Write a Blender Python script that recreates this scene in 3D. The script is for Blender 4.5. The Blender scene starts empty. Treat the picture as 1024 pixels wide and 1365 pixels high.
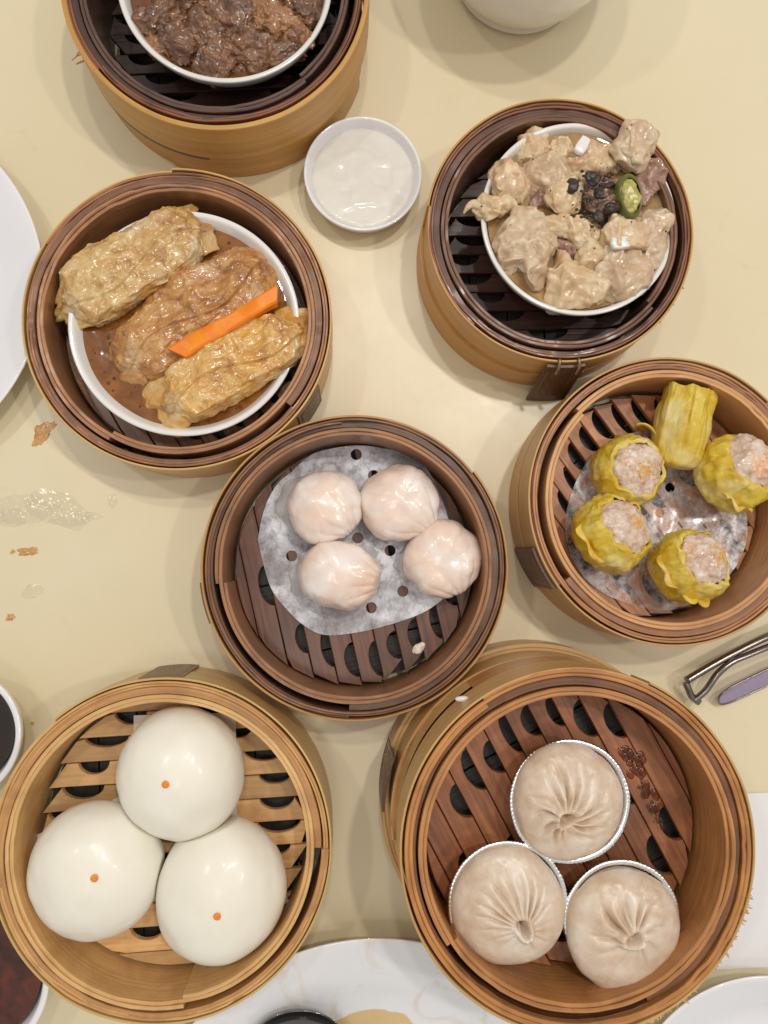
import bpy, math, random
import numpy as np
from mathutils import Vector, Matrix, Quaternion
from mathutils import geometry as mgeo

SC = bpy.context.scene
COL = SC.collection
CM = 0.01
PI = math.pi

# ------------------------------------------------------------------ camera, world, lamps
F = 985.0                       # focal length in photograph pixels (1024 x 1365)
CAM_H = 46.0                    # camera height above the table, cm
_d = Vector(((467 - 512) / F, -(745 - 682.5) / F, -1.0)).normalized()   # straight down, seen by the camera
_zc = -_d
_xc = (Vector((1, 0, 0)) - _zc * _zc.x).normalized()
_yc = _zc.cross(_xc)
ROT = Matrix((_xc, _yc, _zc))
cam_d = bpy.data.cameras.new('camera')
cam = bpy.data.objects.new('camera', cam_d)
COL.objects.link(cam)
cam_d.sensor_fit = 'VERTICAL'
cam_d.sensor_height = 36.0
cam_d.lens = 36.0 * F / 1365.0
cam_d.clip_start = 0.01
cam_d.clip_end = 50
cam.matrix_world = Matrix.Translation((0, 0, CAM_H * CM)) @ ROT.to_4x4()
SC.camera = cam

w = bpy.data.worlds.new('World'); SC.world = w; w.use_nodes = True
bg = w.node_tree.nodes['Background']
bg.inputs[0].default_value = (1.0, 0.965, 0.92, 1); bg.inputs[1].default_value = 0.50

def lamp(name, x, y, z, power, size, col=(1.0, 0.945, 0.87)):
    l = bpy.data.lights.new(name, 'AREA'); l.shape = 'DISK'; l.size = size; l.energy = power; l.color = col
    o = bpy.data.objects.new(name, l); COL.objects.link(o)
    o.location = (x, y, z)
    o.rotation_euler = (Vector((0, 0, 0)) - Vector((x, y, z))).to_track_quat('-Z', 'Y').to_euler()
lamp('ceiling_lamp', 0.42, 0.50, 1.65, 6.2, 0.07)
lamp('ceiling_lamp', 0.02, 0.72, 1.65, 3.8, 0.07)
lamp('ceiling_lamp', 0.95, 0.10, 1.65, 4.4, 0.08)
lamp('ceiling_lamp', -0.80, 0.55, 1.65, 3.0, 0.08)
lamp('ceiling_lamp', -0.15, -0.35, 1.75, 1.8, 0.25)

SC.view_settings.view_transform = 'Standard'
SC.view_settings.look = 'None'
SC.view_settings.exposure = 0.03
SC.view_settings.gamma = 1.0
SC.render.engine = 'CYCLES'
SC.cycles.max_bounces = 8
SC.cycles.transparent_max_bounces = 32

def pix(px, py, z=0.0):
    """point (cm) on the height z that the photograph shows at pixel (px, py)"""
    r = ROT @ Vector(((px - 512) / F, -(py - 682.5) / F, -1.0))
    t = (z - CAM_H) / r.z
    return Vector((r.x * t, r.y * t, z))
def depth(px, py, z):
    r = ROT @ Vector(((px - 512) / F, -(py - 682.5) / F, -1.0))
    return (z - CAM_H) / r.z
def plen(npx, px, py, z):
    return npx * depth(px, py, z) / F

# ------------------------------------------------------------------ numpy noise
def _hash(ix, iy, iz, seed):
    h = (ix * 374761393 + iy * 668265263 + iz * 2147483647 + seed * 1274126177) & 0xffffffff
    h = ((h ^ (h >> 13)) * 1274126177) & 0xffffffff
    h = ((h ^ (h >> 16)) * 2246822519) & 0xffffffff
    return ((h ^ (h >> 15)) & 0xffff) / 32767.5 - 1.0
def vnoise(P, seed=0):
    P = np.asarray(P, float); I = np.floor(P).astype(np.int64); f = P - I
    f = f * f * f * (f * (f * 6 - 15) + 10)
    out = 0
    for dx in (0, 1):
        wx = f[:, 0] if dx else 1 - f[:, 0]
        for dy in (0, 1):
            wy = f[:, 1] if dy else 1 - f[:, 1]
            for dz in (0, 1):
                wz = f[:, 2] if dz else 1 - f[:, 2]
                out = out + wx * wy * wz * _hash(I[:, 0] + dx, I[:, 1] + dy, I[:, 2] + dz, seed)
    return out
def fbm(P, seed=0, octv=3, gain=0.5):
    a, s, t = 1.0, 0, 0; P = np.asarray(P, float)
    for k in range(octv):
        s = s + a * vnoise(P * (2.03 ** k) + 17.3 * k, seed + k); t += a; a *= gain
    return s / t
def ridge(P, seed=0, octv=2):
    a, s, t = 1.0, 0, 0; P = np.asarray(P, float)
    for k in range(octv):
        s = s + a * (1 - 2 * np.abs(vnoise(P * (2.1 ** k) + 9.1 * k, seed + k))); t += a; a *= 0.5
    return s / t
def crease(P, seed=0, octv=2):
    """thin raised wrinkle lines"""
    a, s, t = 1.0, 0, 0; P = np.asarray(P, float)
    for k in range(octv):
        s = s + a * (1 - np.minimum(np.abs(vnoise(P * (2.1 ** k) + 5.3 * k, seed + k)) * 2.6, 1)) ** 2; t += a; a *= 0.55
    return s / t
def sstep(a, b, x):
    t = np.clip((x - a) / (b - a), 0, 1); return t * t * (3 - 2 * t)

# ------------------------------------------------------------------ object helpers (geometry in cm)
def mesh_obj(name, V, Fc, mat, parent=None, uv=None, smooth=True, sharp=None, loc=None):
    me = bpy.data.meshes.new(name)
    V = np.asarray(V, float) * CM
    me.from_pydata(V.tolist(), [], [tuple(int(i) for i in f) for f in Fc])
    if uv is not None:
        l = me.uv_layers.new(name='UVMap')
        vi = np.empty(len(me.loops), dtype=np.int64); me.loops.foreach_get('vertex_index', vi)
        l.data.foreach_set('uv', (np.asarray(uv, float) * CM)[vi].ravel())
    me.polygons.foreach_set('use_smooth', [smooth] * len(me.polygons))
    if sharp is not None: me.set_sharp_from_angle(angle=math.radians(sharp))
    me.materials.append(mat); me.update()
    o = bpy.data.objects.new(name, me); COL.objects.link(o)
    if parent is not None: o.parent = parent
    if loc is not None: o.location = Vector(loc) * CM
    return o
def tag(o, label=None, cat=None, group=None, kind=None):
    if label: o['label'] = label
    if cat: o['category'] = cat
    if group: o['group'] = group
    if kind: o['kind'] = kind
    return o
def thing(name, label, cat, loc, group=None):
    o = bpy.data.objects.new(name, None); COL.objects.link(o)
    o.empty_display_size = 0.02; o.location = Vector(loc) * CM
    return tag(o, label, cat, group)
def grid_faces(n, m, wrap_n=False, wrap_m=False, off=0):
    Fc = []
    for i in range(n if wrap_n else n - 1):
        i2 = (i + 1) % n
        for j in range(m if wrap_m else m - 1):
            j2 = (j + 1) % m
            Fc.append((off + i * m + j, off + i2 * m + j, off + i2 * m + j2, off + i * m + j2))
    return Fc
_cs = {}
def cubesphere(n):
    if n in _cs: return _cs[n]
    lin = np.tan(np.linspace(-1, 1, n + 1) * PI / 4)
    verts, faces, idx = [], [], {}
    def vid(p):
        k = tuple(np.round(p, 5))
        if k not in idx: idx[k] = len(verts); verts.append(p)
        return idx[k]
    for ax in range(3):
        for sg in (-1, 1):
            g = {}
            for i in range(n + 1):
                for j in range(n + 1):
                    p = [0, 0, 0]; p[ax] = sg; p[(ax + 1) % 3] = lin[i]; p[(ax + 2) % 3] = lin[j]
                    g[i, j] = vid(p)
            for i in range(n):
                for j in range(n):
                    f = (g[i, j], g[i + 1, j], g[i + 1, j + 1], g[i, j + 1])
                    faces.append(f if sg > 0 else f[::-1])
    C = np.array(verts, float); D = C / np.linalg.norm(C, axis=1)[:, None]
    _cs[n] = (C, D, faces); return _cs[n]
def dome(n):
    C, D, Fc = cubesphere(n); return D, [f for f in Fc if max(D[i][2] for i in f) > 1e-6]     # upper half only
def rotz(V, a):
    c, s = math.cos(a), math.sin(a); V = np.asarray(V, float)
    return np.stack([V[:, 0] * c - V[:, 1] * s, V[:, 0] * s + V[:, 1] * c, V[:, 2]], 1)
def lathe(prof, n=96, closed=False, wob=None):
    prof = np.asarray(prof, float); m = len(prof)
    a = np.linspace(0, 2 * PI, n, endpoint=False)
    V = np.zeros((n, m, 3))
    V[:, :, 0] = np.cos(a)[:, None] * prof[:, 0]; V[:, :, 1] = np.sin(a)[:, None] * prof[:, 0]
    V[:, :, 2] = prof[:, 1]
    return V.reshape(-1, 3), grid_faces(n, m, True, closed)
def smooth_profile(pts, n=40):
    pts = np.asarray(pts, float)
    t = np.concatenate([[0], np.cumsum(np.hypot(*np.diff(pts, axis=0).T))])
    q = pts
    for _ in range(3):                       # corner cutting
        a = 0.75 * q[:-1] + 0.25 * q[1:]; b = 0.25 * q[:-1] + 0.75 * q[1:]
        q = np.concatenate([q[:1], np.stack([a, b], 1).reshape(-1, 2), q[-1:]])
    return q
def tube(pts, r, seg=10, flat=1.0):
    pts = [Vector(p) for p in pts]; V, n = [], len(pts)
    rr = r if hasattr(r, '__len__') else [r] * n
    for i, p in enumerate(pts):
        t = (pts[min(i + 1, n - 1)] - pts[max(i - 1, 0)]).normalized()
        s = t.cross(Vector((0, 0, 1)));
        s = s.normalized() if s.length > 1e-4 else Vector((1, 0, 0))
        u = s.cross(t)
        for k in range(seg):
            a = 2 * PI * k / seg
            V.append(p + (s * math.cos(a) + u * math.sin(a) * flat) * rr[i])
    Fc = grid_faces(n, seg, False, True)
    Fc = [f[::-1] for f in Fc]
    Fc.append(tuple(range(seg))); Fc.append(tuple(range((n - 1) * seg, n * seg))[::-1])
    return V, Fc
def catmull(P, k=8):
    P = [Vector(p) for p in P]; out = []
    for i in range(len(P) - 1):
        p0, p1, p2, p3 = P[max(i - 1, 0)], P[i], P[i + 1], P[min(i + 2, len(P) - 1)]
        for j in range(k):
            t = j / k
            out.append(0.5 * ((2 * p1) + (p2 - p0) * t + (2 * p0 - 5 * p1 + 4 * p2 - p3) * t * t + (3 * p1 - p0 - 3 * p2 + p3) * t ** 3))
    out.append(P[-1]); return out
def merge(parts):
    V, Fc, n = [], [], 0
    for v, f in parts:
        v = np.asarray(v, float); V.append(v); Fc += [tuple(i + n for i in q) for q in f]; n += len(v)
    return np.concatenate(V), Fc

# ------------------------------------------------------------------ materials
def lin(c):
    return tuple(((x / 255) / 12.92 if x / 255 <= 0.04045 else ((x / 255 + 0.055) / 1.055) ** 2.4) for x in c) + (1.0,)
class NT:
    def __init__(s, name):
        s.m = bpy.data.materials.new(name); s.m.use_nodes = True; s.t = s.m.node_tree
        s.b = s.t.nodes['Principled BSDF']; s.out = s.t.nodes['Material Output']
    def n(s, typ, **kw):
        x = s.t.nodes.new(typ)
        for k, v in kw.items():
            if hasattr(x, k): setattr(x, k, v)
            else: x.inputs[k].default_value = v
        return x
    def l(s, a, b): s.t.links.new(a, b)
    def set(s, **kw):
        for k, v in kw.items(): s.b.inputs[k.replace('_', ' ')].default_value = v
        return s
    def ramp(s, fac, stops):
        r = s.n('ShaderNodeValToRGB'); e = r.color_ramp.elements
        while len(e) < len(stops): e.new(0.5)
        for q, (p, c) in zip(e, stops): q.position = p; q.color = c
        s.l(fac, r.inputs[0]); return r.outputs[0]
    def noise(s, scale, detail=3, rough=0.5, vec=None, dist=0.0):
        x = s.n('ShaderNodeTexNoise'); x.inputs['Scale'].default_value = scale; x.inputs['Detail'].default_value = detail
        x.inputs['Roughness'].default_value = rough; x.inputs['Distortion'].default_value = dist
        if vec is not None: s.l(vec, x.inputs['Vector'])
        return x.outputs['Fac']
    def mix(s, fac, a, b, mode='MIX'):
        x = s.n('ShaderNodeMix', data_type='RGBA', blend_type=mode)
        for i, v in ((0, fac), (6, a), (7, b)):
            if isinstance(v, bpy.types.NodeSocket): s.l(v, x.inputs[i])
            else: x.inputs[i].default_value = v
        return x.outputs[2]
    def bump(s, h, strength, dist=0.001):
        x = s.n('ShaderNodeBump'); x.inputs['Strength'].default_value = strength; x.inputs['Distance'].default_value = dist
        s.l(h, x.inputs['Height'])
        if s.b.inputs['Normal'].is_linked: s.l(s.b.inputs['Normal'].links[0].from_socket, x.inputs['Normal'])
        s.l(x.outputs[0], s.b.inputs['Normal']); s.lastbump = x; return x
    def wetfilm(s, oc, scale=150, strength=.5, dist=.0008):
        x = s.n('ShaderNodeBump'); x.inputs['Strength'].default_value = strength; x.inputs['Distance'].default_value = dist
        s.l(s.noise(scale, 1.5, 0.4, oc), x.inputs['Height']); s.l(x.outputs[0], s.b.inputs['Coat Normal'])
    def coord(s, which='Object'):
        x = s.n('ShaderNodeTexCoord'); return x.outputs[which]

def bamboo(name, light, dark, stain, rough=0.45, coat=0.0, stain_amt=0.6, along=14, across=900, var=0.25):
    """strip bamboo: UV.x runs along the strip in metres, UV.y across it"""
    k = NT(name)
    mp = k.n('ShaderNodeMapping'); k.l(k.coord('UV'), mp.inputs['Vector'])
    info = k.n('ShaderNodeObjectInfo')
    cmb = k.n('ShaderNodeCombineXYZ'); k.l(info.outputs['Random'], cmb.inputs[2])
    sc = k.n('ShaderNodeVectorMath', operation='SCALE'); k.l(cmb.outputs[0], sc.inputs[0]); sc.inputs['Scale'].default_value = 37.0
    mp.inputs['Scale'].default_value = (along, across, 1)
    add = k.n('ShaderNodeVectorMath', operation='ADD'); k.l(mp.outputs[0], add.inputs[0]); k.l(sc.outputs[0], add.inputs[1])
    g = k.noise(1.0, 4, 0.6, add.outputs[0])
    c = k.ramp(g, [(0.28, lin(dark)), (0.72, lin(light))])
    st = k.noise(38, 4, 0.6, k.coord('Object'), 0.4)
    sf = k.ramp(st, [(0.42, (0, 0, 0, 1)), (0.70, (1, 1, 1, 1))])
    m = k.n('ShaderNodeMath', operation='MULTIPLY'); k.l(sf, m.inputs[0]); m.inputs[1].default_value = stain_amt
    c = k.mix(m.outputs[0], c, lin(stain))
    hv = k.n('ShaderNodeHueSaturation')
    mr = k.n('ShaderNodeMapRange'); k.l(info.outputs['Random'], mr.inputs[0]); mr.inputs[3].default_value = 1 - var; mr.inputs[4].default_value = 1 + var
    k.l(mr.outputs[0], hv.inputs['Value']); k.l(c, hv.inputs['Color'])
    k.l(hv.outputs[0], k.b.inputs['Base Color'])
    rn = k.n('ShaderNodeMapRange'); k.l(st, rn.inputs[0]); rn.inputs[3].default_value = rough + 0.15; rn.inputs[4].default_value = max(rough - 0.2, 0.12)
    k.l(rn.outputs[0], k.b.inputs['Roughness'])
    k.set(Coat_Weight=coat, Coat_Roughness=0.2)
    k.bump(g, 0.45, 0.0006)
    return k.m

def organic(name, stops, scale, rough=0.4, coat=0.0, sss=0.0, sss_r=(1, .5, .3), sss_s=0.004, fine=600, fstr=0.2, fdist=0.0004,
            vor=None, spots=None, coat_r=0.12, dist=0.3, detail=4, spec=0.5, bumpcoat=False):
    k = NT(name); oc = k.coord('Object')
    info = k.n('ShaderNodeObjectInfo')
    cmb = k.n('ShaderNodeCombineXYZ'); k.l(info.outputs['Random'], cmb.inputs[0])
    ad = k.n('ShaderNodeVectorMath', operation='ADD'); k.l(oc, ad.inputs[0]); k.l(cmb.outputs[0], ad.inputs[1]); oc = ad.outputs[0]
    c = k.ramp(k.noise(scale, detail, 0.6, oc, dist), [(p, lin(q)) for p, q in stops])
    if spots:
        sscale, lo, hi, col, amt = spots
        s = k.ramp(k.noise(sscale, 3, 0.6, oc), [(lo, (0, 0, 0, 1)), (hi, (amt, amt, amt, 1))])
        c = k.mix(s, c, lin(col))
    k.l(c, k.b.inputs['Base Color'])
    k.set(Roughness=rough, Coat_Weight=coat, Coat_Roughness=coat_r, Subsurface_Weight=sss, Subsurface_Radius=sss_r, Subsurface_Scale=sss_s, Specular_IOR_Level=spec)
    if vor:
        v = k.n('ShaderNodeTexVoronoi', feature='SMOOTH_F1'); v.inputs['Scale'].default_value = vor[0]; k.l(oc, v.inputs['Vector'])
        inv = k.n('ShaderNodeMath', operation='SUBTRACT'); inv.inputs[0].default_value = 1.0; k.l(v.outputs['Distance'], inv.inputs[1])
        k.bump(inv.outputs[0], vor[1], vor[2])
    k.bump(k.noise(fine, 3, 0.6, oc), fstr, fdist)
    if bumpcoat: k.wetfilm(oc)
    return k.m

def plain(name, col, rough=0.3, metal=0.0, coat=0.0, **kw):
    k = NT(name); k.set(Base_Color=lin(col), Roughness=rough, Metallic=metal, Coat_Weight=coat, **kw); return k.m

def table_mat():
    k = NT('cream_laminate'); oc = k.coord('Object')
    a = k.noise(6, 4, 0.6, oc, 0.5); b = k.noise(140, 4, 0.7, oc)
    c = k.ramp(a, [(0.3, lin((219, 207, 173))), (0.7, lin((226, 214, 183)))])
    s = k.ramp(k.noise(30, 5, 0.75, oc, 1.0), [(0.62, (0, 0, 0, 1)), (0.75, (0.22, 0.22, 0.22, 1))])
    c = k.mix(s, c, lin((190, 172, 132)))
    k.l(c, k.b.inputs['Base Color'])
    mr = k.n('ShaderNodeMapRange'); k.l(k.noise(22, 4, 0.7, oc), mr.inputs[0]); mr.inputs[3].default_value = 0.20; mr.inputs[4].default_value = 0.42
    k.l(mr.outputs[0], k.b.inputs['Roughness'])
    k.bump(b, 0.05, 0.0003)
    return k.m
def porcelain(name, col, stain=None, amt=0.5, lo=0.58, hi=0.7, sscale=60):
    k = NT(name); oc = k.coord('Object')
    c = k.ramp(k.noise(20, 3, 0.5, oc), [(0.3, lin(tuple(x - 4 for x in col))), (0.7, lin(col))])
    if stain:
        s = k.ramp(k.noise(sscale, 5, 0.7, oc, 1.2), [(lo, (0, 0, 0, 1)), (hi, (amt, amt, amt, 1))])
        c = k.mix(s, c, lin(stain))
    k.l(c, k.b.inputs['Base Color'])
    k.set(Roughness=0.18, Coat_Weight=0.5, Coat_Roughness=0.06)
    k.bump(k.noise(60, 2, 0.5, oc), 0.05, 0.0005)
    return k.m
def paper_mat(name, wet_lo, wet_hi, a_dry=0.93, a_wet=0.3, col=(222, 224, 232), sc=200):
    k = NT(name); oc = k.coord('Object')
    f = k.ramp(k.noise(sc, 5, 0.75, oc, 0.15), [(wet_lo, (a_dry,) * 3 + (1,)), (wet_hi, (a_wet,) * 3 + (1,))])
    g2 = k.ramp(k.noise(28, 3, 0.5, oc), [(.38, (.42, .42, .42, 1)), (.62, (1.25, 1.25, 1.25, 1))]); f = k.mix(1.0, f, g2, 'MULTIPLY')
    k.l(f, k.b.inputs['Alpha'])
    k.set(Base_Color=lin(col), Roughness=0.28, Coat_Weight=0.4, Coat_Roughness=0.1)
    k.bump(k.noise(160, 3, 0.6, oc), 0.35, 0.0006)
    return k.m
def liquid(name, c1, c2, rough=0.06, sc=60):
    k = NT(name); oc = k.coord('Object')
    k.l(k.ramp(k.noise(sc, 4, 0.6, oc, 0.6), [(0.35, lin(c1)), (0.68, lin(c2))]), k.b.inputs['Base Color'])
    k.set(Roughness=rough, Coat_Weight=1.0, Coat_Roughness=0.03, IOR=1.36)
    k.bump(k.noise(70, 2, 0.5, oc), 0.25, 0.0012)
    return k.m

def water_mat(name, tint, diffuse_col, amt):
    k = NT(name); tr = k.n('ShaderNodeBsdfTransparent'); tr.inputs[0].default_value = lin(tint)
    df = k.n('ShaderNodeBsdfDiffuse'); df.inputs[0].default_value = lin(diffuse_col)
    m0 = k.n('ShaderNodeMixShader'); m0.inputs[0].default_value = amt; k.l(tr.outputs[0], m0.inputs[1]); k.l(df.outputs[0], m0.inputs[2])
    gl = k.n('ShaderNodeBsdfGlossy'); gl.inputs['Roughness'].default_value = .16
    fr = k.n('ShaderNodeFresnel'); fr.inputs[0].default_value = 1.5
    mx = k.n('ShaderNodeMixShader'); k.l(fr.outputs[0], mx.inputs[0]); k.l(m0.outputs[0], mx.inputs[1]); k.l(gl.outputs[0], mx.inputs[2])
    k.l(mx.outputs[0], k.out.inputs['Surface']); return k.m
M_WATER = water_mat('spilled_juice', (255, 254, 250), (236, 230, 214), .20); M_JUICE = water_mat('brown_juice', (226, 196, 164), (150, 96, 60), .1)  # white diffuse share in M_WATER stands in for wet sparkle
M_TABLE = table_mat()
M_STAPLE = plain('staple_metal', (150, 135, 105), 0.35, 0.9)
M_FOIL = plain('aluminium_foil', (250, 250, 250), 0.26, 1.0)
M_PORC = porcelain('white_porcelain', (232, 230, 228))
M_PORC_BLUE = porcelain('cool_white_porcelain', (236, 236, 240))
M_PORC_STAIN = porcelain('sauce_stained_porcelain', (233, 234, 237), (206, 178, 126), 0.4, 0.54, 0.70, 34)
M_PORC_SPECK = porcelain('speckled_porcelain', (230, 226, 220), (120, 90, 60), 0.7, 0.69, 0.74, 120)

M_UNDER = bamboo('shade_lattice_bamboo', (44, 37, 30), (32, 26, 21), (24, 19, 15), rough=.5)  # shade under the slat holes, put into the lattice colour
# ------------------------------------------------------------------ table
def build_table():
    n, s = 40, 90.0
    V = [(-s + 2 * s * i / n, -s + 2 * s * j / n, 0) for i in range(n + 1) for j in range(n + 1)]
    o = mesh_obj('tabletop', V, [f[::-1] for f in grid_faces(n + 1, n + 1)][::1], M_TABLE)
    o.data.flip_normals() if o.data.polygons[0].normal.z < 0 else None
    tag(o, kind='structure')
build_table()

# ------------------------------------------------------------------ bamboo steamers
def strip_coil(name, mat, parent, r0, r1, turns, z0, z1, a0=0.0, seed=0, hj=0.03, rj=0.03, chip=0.0):
    pitch = (r1 - r0) / max(turns, 1); t = pitch * 0.975; pitch = pitch if turns >= 1 else 0.0; b = min(0.25 * t, 0.035)
    n = int(132 * turns) + 1
    a = np.linspace(0, 2 * PI * turns, n)
    circ = np.stack([np.cos(a + a0) * 1.3, np.sin(a + a0) * 1.3, np.zeros(n)], 1)
    per = np.stack([np.cos(a + a0) * 3, np.sin(a + a0) * 3, a * 0.35], 1)
    r = r0 + pitch * a / (2 * PI) + rj * fbm(circ, seed, 2)
    zt = z1 + hj * fbm(per, seed + 5, 3) * 1.6 + hj * 0.8 * _hash(np.floor(a / (2 * PI)).astype(np.int64), np.int64(3), np.int64(5), seed)
    zt = zt - chip * sstep(.45, .6, vnoise(np.stack([np.cos(a + a0) * 7, np.sin(a + a0) * 7, a * .2], 1), seed + 31)) + .25 * chip * vnoise(np.stack([a * 22, 0 * a, 0 * a], 1), seed + 32)
    prof = [(0, None, 0), (0, -b, 0), (b, 0, 0), (t - b, 0, 0), (t, -b, 0), (t, None, 0)]
    V = np.zeros((n, 6, 3)); U = np.zeros((n, 6, 2))
    vv = [0, z1 - z0, z1 - z0 + b, z1 - z0 + t, z1 - z0 + t + b, 2 * (z1 - z0) + t]
    for j, (dr, dz, _) in enumerate(prof):
        rr = r + dr
        V[:, j, 0] = np.cos(a + a0) * rr; V[:, j, 1] = np.sin(a + a0) * rr
        V[:, j, 2] = z0 if dz is None else zt + dz
        U[:, j, 0] = a * (r0 + r1) / 2; U[:, j, 1] = vv[j]
    Fc = grid_faces(n, 6, False, True)
    Fc = Fc + [tuple(range(6)), tuple(range((n - 1) * 6, n * 6))[::-1]]
    return mesh_obj(name, V.reshape(-1, 3), [f[::-1] for f in Fc], mat, parent, U.reshape(-1, 2), sharp=32)

STY = {}
def style(key, rim, groove, inner, band, slat, clasp, wet=0.0):
    mk = lambda nm, c, **k: bamboo('%s_bamboo_%s' % (key, nm), *c, **k)
    STY[key] = dict(rim=mk('rim', rim, coat=wet, var=.06), groove=mk('groove', groove, coat=wet * .6, var=.06), inner=mk('inner', inner, coat=wet, var=.06),
                    band=mk('bark', band, rough=.42, across=260, along=7, stain_amt=.3, var=.04),
                    slat=mk('slat', slat, coat=wet, across=420, along=18, var=.2), clasp=mk('clasp', clasp, across=300, var=.1))
D3 = lambda a, b, c: (a, b, c)
style('beef', D3((164, 100, 60), (94, 54, 32), (62, 36, 24)), D3((84, 52, 36), (48, 30, 22), (36, 22, 16)), D3((104, 70, 54), (58, 36, 28), (40, 26, 20)),
      D3((208, 162, 92), (180, 130, 64), (150, 100, 48)), D3((84, 52, 40), (48, 30, 22), (30, 20, 16)), D3((112, 78, 56), (80, 54, 38), (60, 40, 28)), 0.5)
style('rib', D3((158, 102, 68), (96, 56, 36), (66, 40, 28)), D3((112, 72, 48), (64, 40, 28), (46, 28, 20)), D3((140, 94, 62), (84, 52, 34), (60, 36, 26)),
      D3((208, 160, 92), (182, 130, 66), (150, 100, 52)), D3((96, 58, 44), (54, 32, 24), (34, 20, 16)), D3((112, 78, 56), (80, 54, 38), (60, 40, 28)), 0.35)
style('roll', D3((190, 132, 86), (124, 78, 50), (92, 56, 38)), D3((156, 106, 70), (98, 62, 42), (72, 46, 34)), D3((196, 142, 94), (134, 88, 56), (98, 62, 40)),
      D3((214, 176, 114), (188, 144, 84), (164, 116, 68)), D3((160, 110, 74), (104, 70, 48), (66, 44, 32)), D3((126, 94, 66), (90, 64, 44), (66, 46, 32)), 0.25)
style('prawn', D3((156, 108, 72), (100, 64, 42), (74, 46, 32)), D3((124, 86, 62), (76, 52, 38), (58, 38, 30)), D3((184, 130, 84), (122, 80, 50), (90, 58, 38)),
      D3((204, 160, 100), (166, 116, 64), (130, 86, 50)), D3((134, 88, 66), (92, 58, 44), (64, 42, 34)), D3((128, 98, 70), (92, 68, 48), (70, 50, 36)), 0.2)
style('siumai', D3((206, 152, 104), (160, 106, 68), (130, 84, 54)), D3((178, 124, 82), (124, 80, 52), (100, 64, 42)), D3((220, 172, 116), (186, 130, 82), (150, 100, 62)),
      D3((206, 166, 110), (182, 138, 84), (160, 114, 66)), D3((204, 146, 100), (160, 104, 68), (128, 82, 54)), D3((110, 78, 56), (80, 54, 40), (62, 42, 32)), 0.1)
style('bun', D3((222, 180, 118), (186, 136, 80), (162, 112, 66)), D3((206, 158, 100), (164, 116, 70), (140, 96, 58)), D3((230, 192, 132), (200, 152, 94), (170, 120, 72)),
      D3((214, 182, 124), (190, 152, 94), (170, 126, 76)), D3((222, 182, 128), (196, 152, 100), (164, 120, 76)), D3((150, 120, 84), (112, 86, 58), (90, 66, 44)), 0.0)
style('soup', D3((214, 152, 84), (164, 104, 52), (128, 78, 40)), D3((140, 90, 52), (90, 54, 32), (70, 42, 28)), D3((204, 146, 86), (156, 100, 54), (124, 78, 44)),
      D3((208, 170, 112), (184, 142, 86), (160, 116, 68)), D3((178, 114, 72), (126, 76, 48), (86, 52, 36)), D3((112, 80, 56), (82, 56, 40), (62, 44, 32)), 0.3)

def slat_mesh(u0, u1, Rf, th, notches):
    """one floor board; x runs along it, y across (cm), half-moon notches bite into its y = u1 edge"""
    Lm = math.sqrt(max(Rf ** 2 - min(abs(u0), abs(u1)) ** 2 if u0 * u1 > 0 else Rf ** 2, 0.01))
    vs = set(np.linspace(-Lm, Lm, 15))
    for vc, hl, dp in notches:
        for q in np.linspace(-1, 1, 15): vs.add(vc + hl * math.sin(q * PI / 2))
    vs = np.array(sorted(v for v in vs if -Lm <= v <= Lm))
    c = np.sqrt(np.maximum(Rf ** 2 - vs ** 2, 0))
    hi = np.full(len(vs), u1)
    for vc, hl, dp in notches:
        q = np.clip(1 - ((vs - vc) / hl) ** 2, 0, 1); hi = np.minimum(hi, u1 - dp * q ** 0.55)
    hi = np.minimum(hi, c); lo = np.maximum(u0, -c)
    bad = hi < lo; mid = (hi + lo) / 2; hi = np.where(bad, mid, hi); lo = np.where(bad, mid, lo)
    b = np.minimum(0.035, (hi - lo) * 0.3)
    n = len(vs); V = np.zeros((n, 6, 3))
    V[:, :, 0] = vs[:, None]
    for j, (yy, zz) in enumerate(((lo, -th), (lo, -0.035), (lo + b, 0), (hi - b, 0), (hi, -0.035), (hi, -th))):
        V[:, j, 1] = yy; V[:, j, 2] = zz
    U = np.stack([V[:, :, 0], V[:, :, 1] + V[:, :, 2]], 2)
    Fc = [f[::-1] for f in grid_faces(n, 6, False, True)] + [tuple(range(6))[::-1], tuple(range((n - 1) * 6, n * 6))]
    return V.reshape(-1, 3), [f[::-1] for f in Fc], U.reshape(-1, 2)

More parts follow.
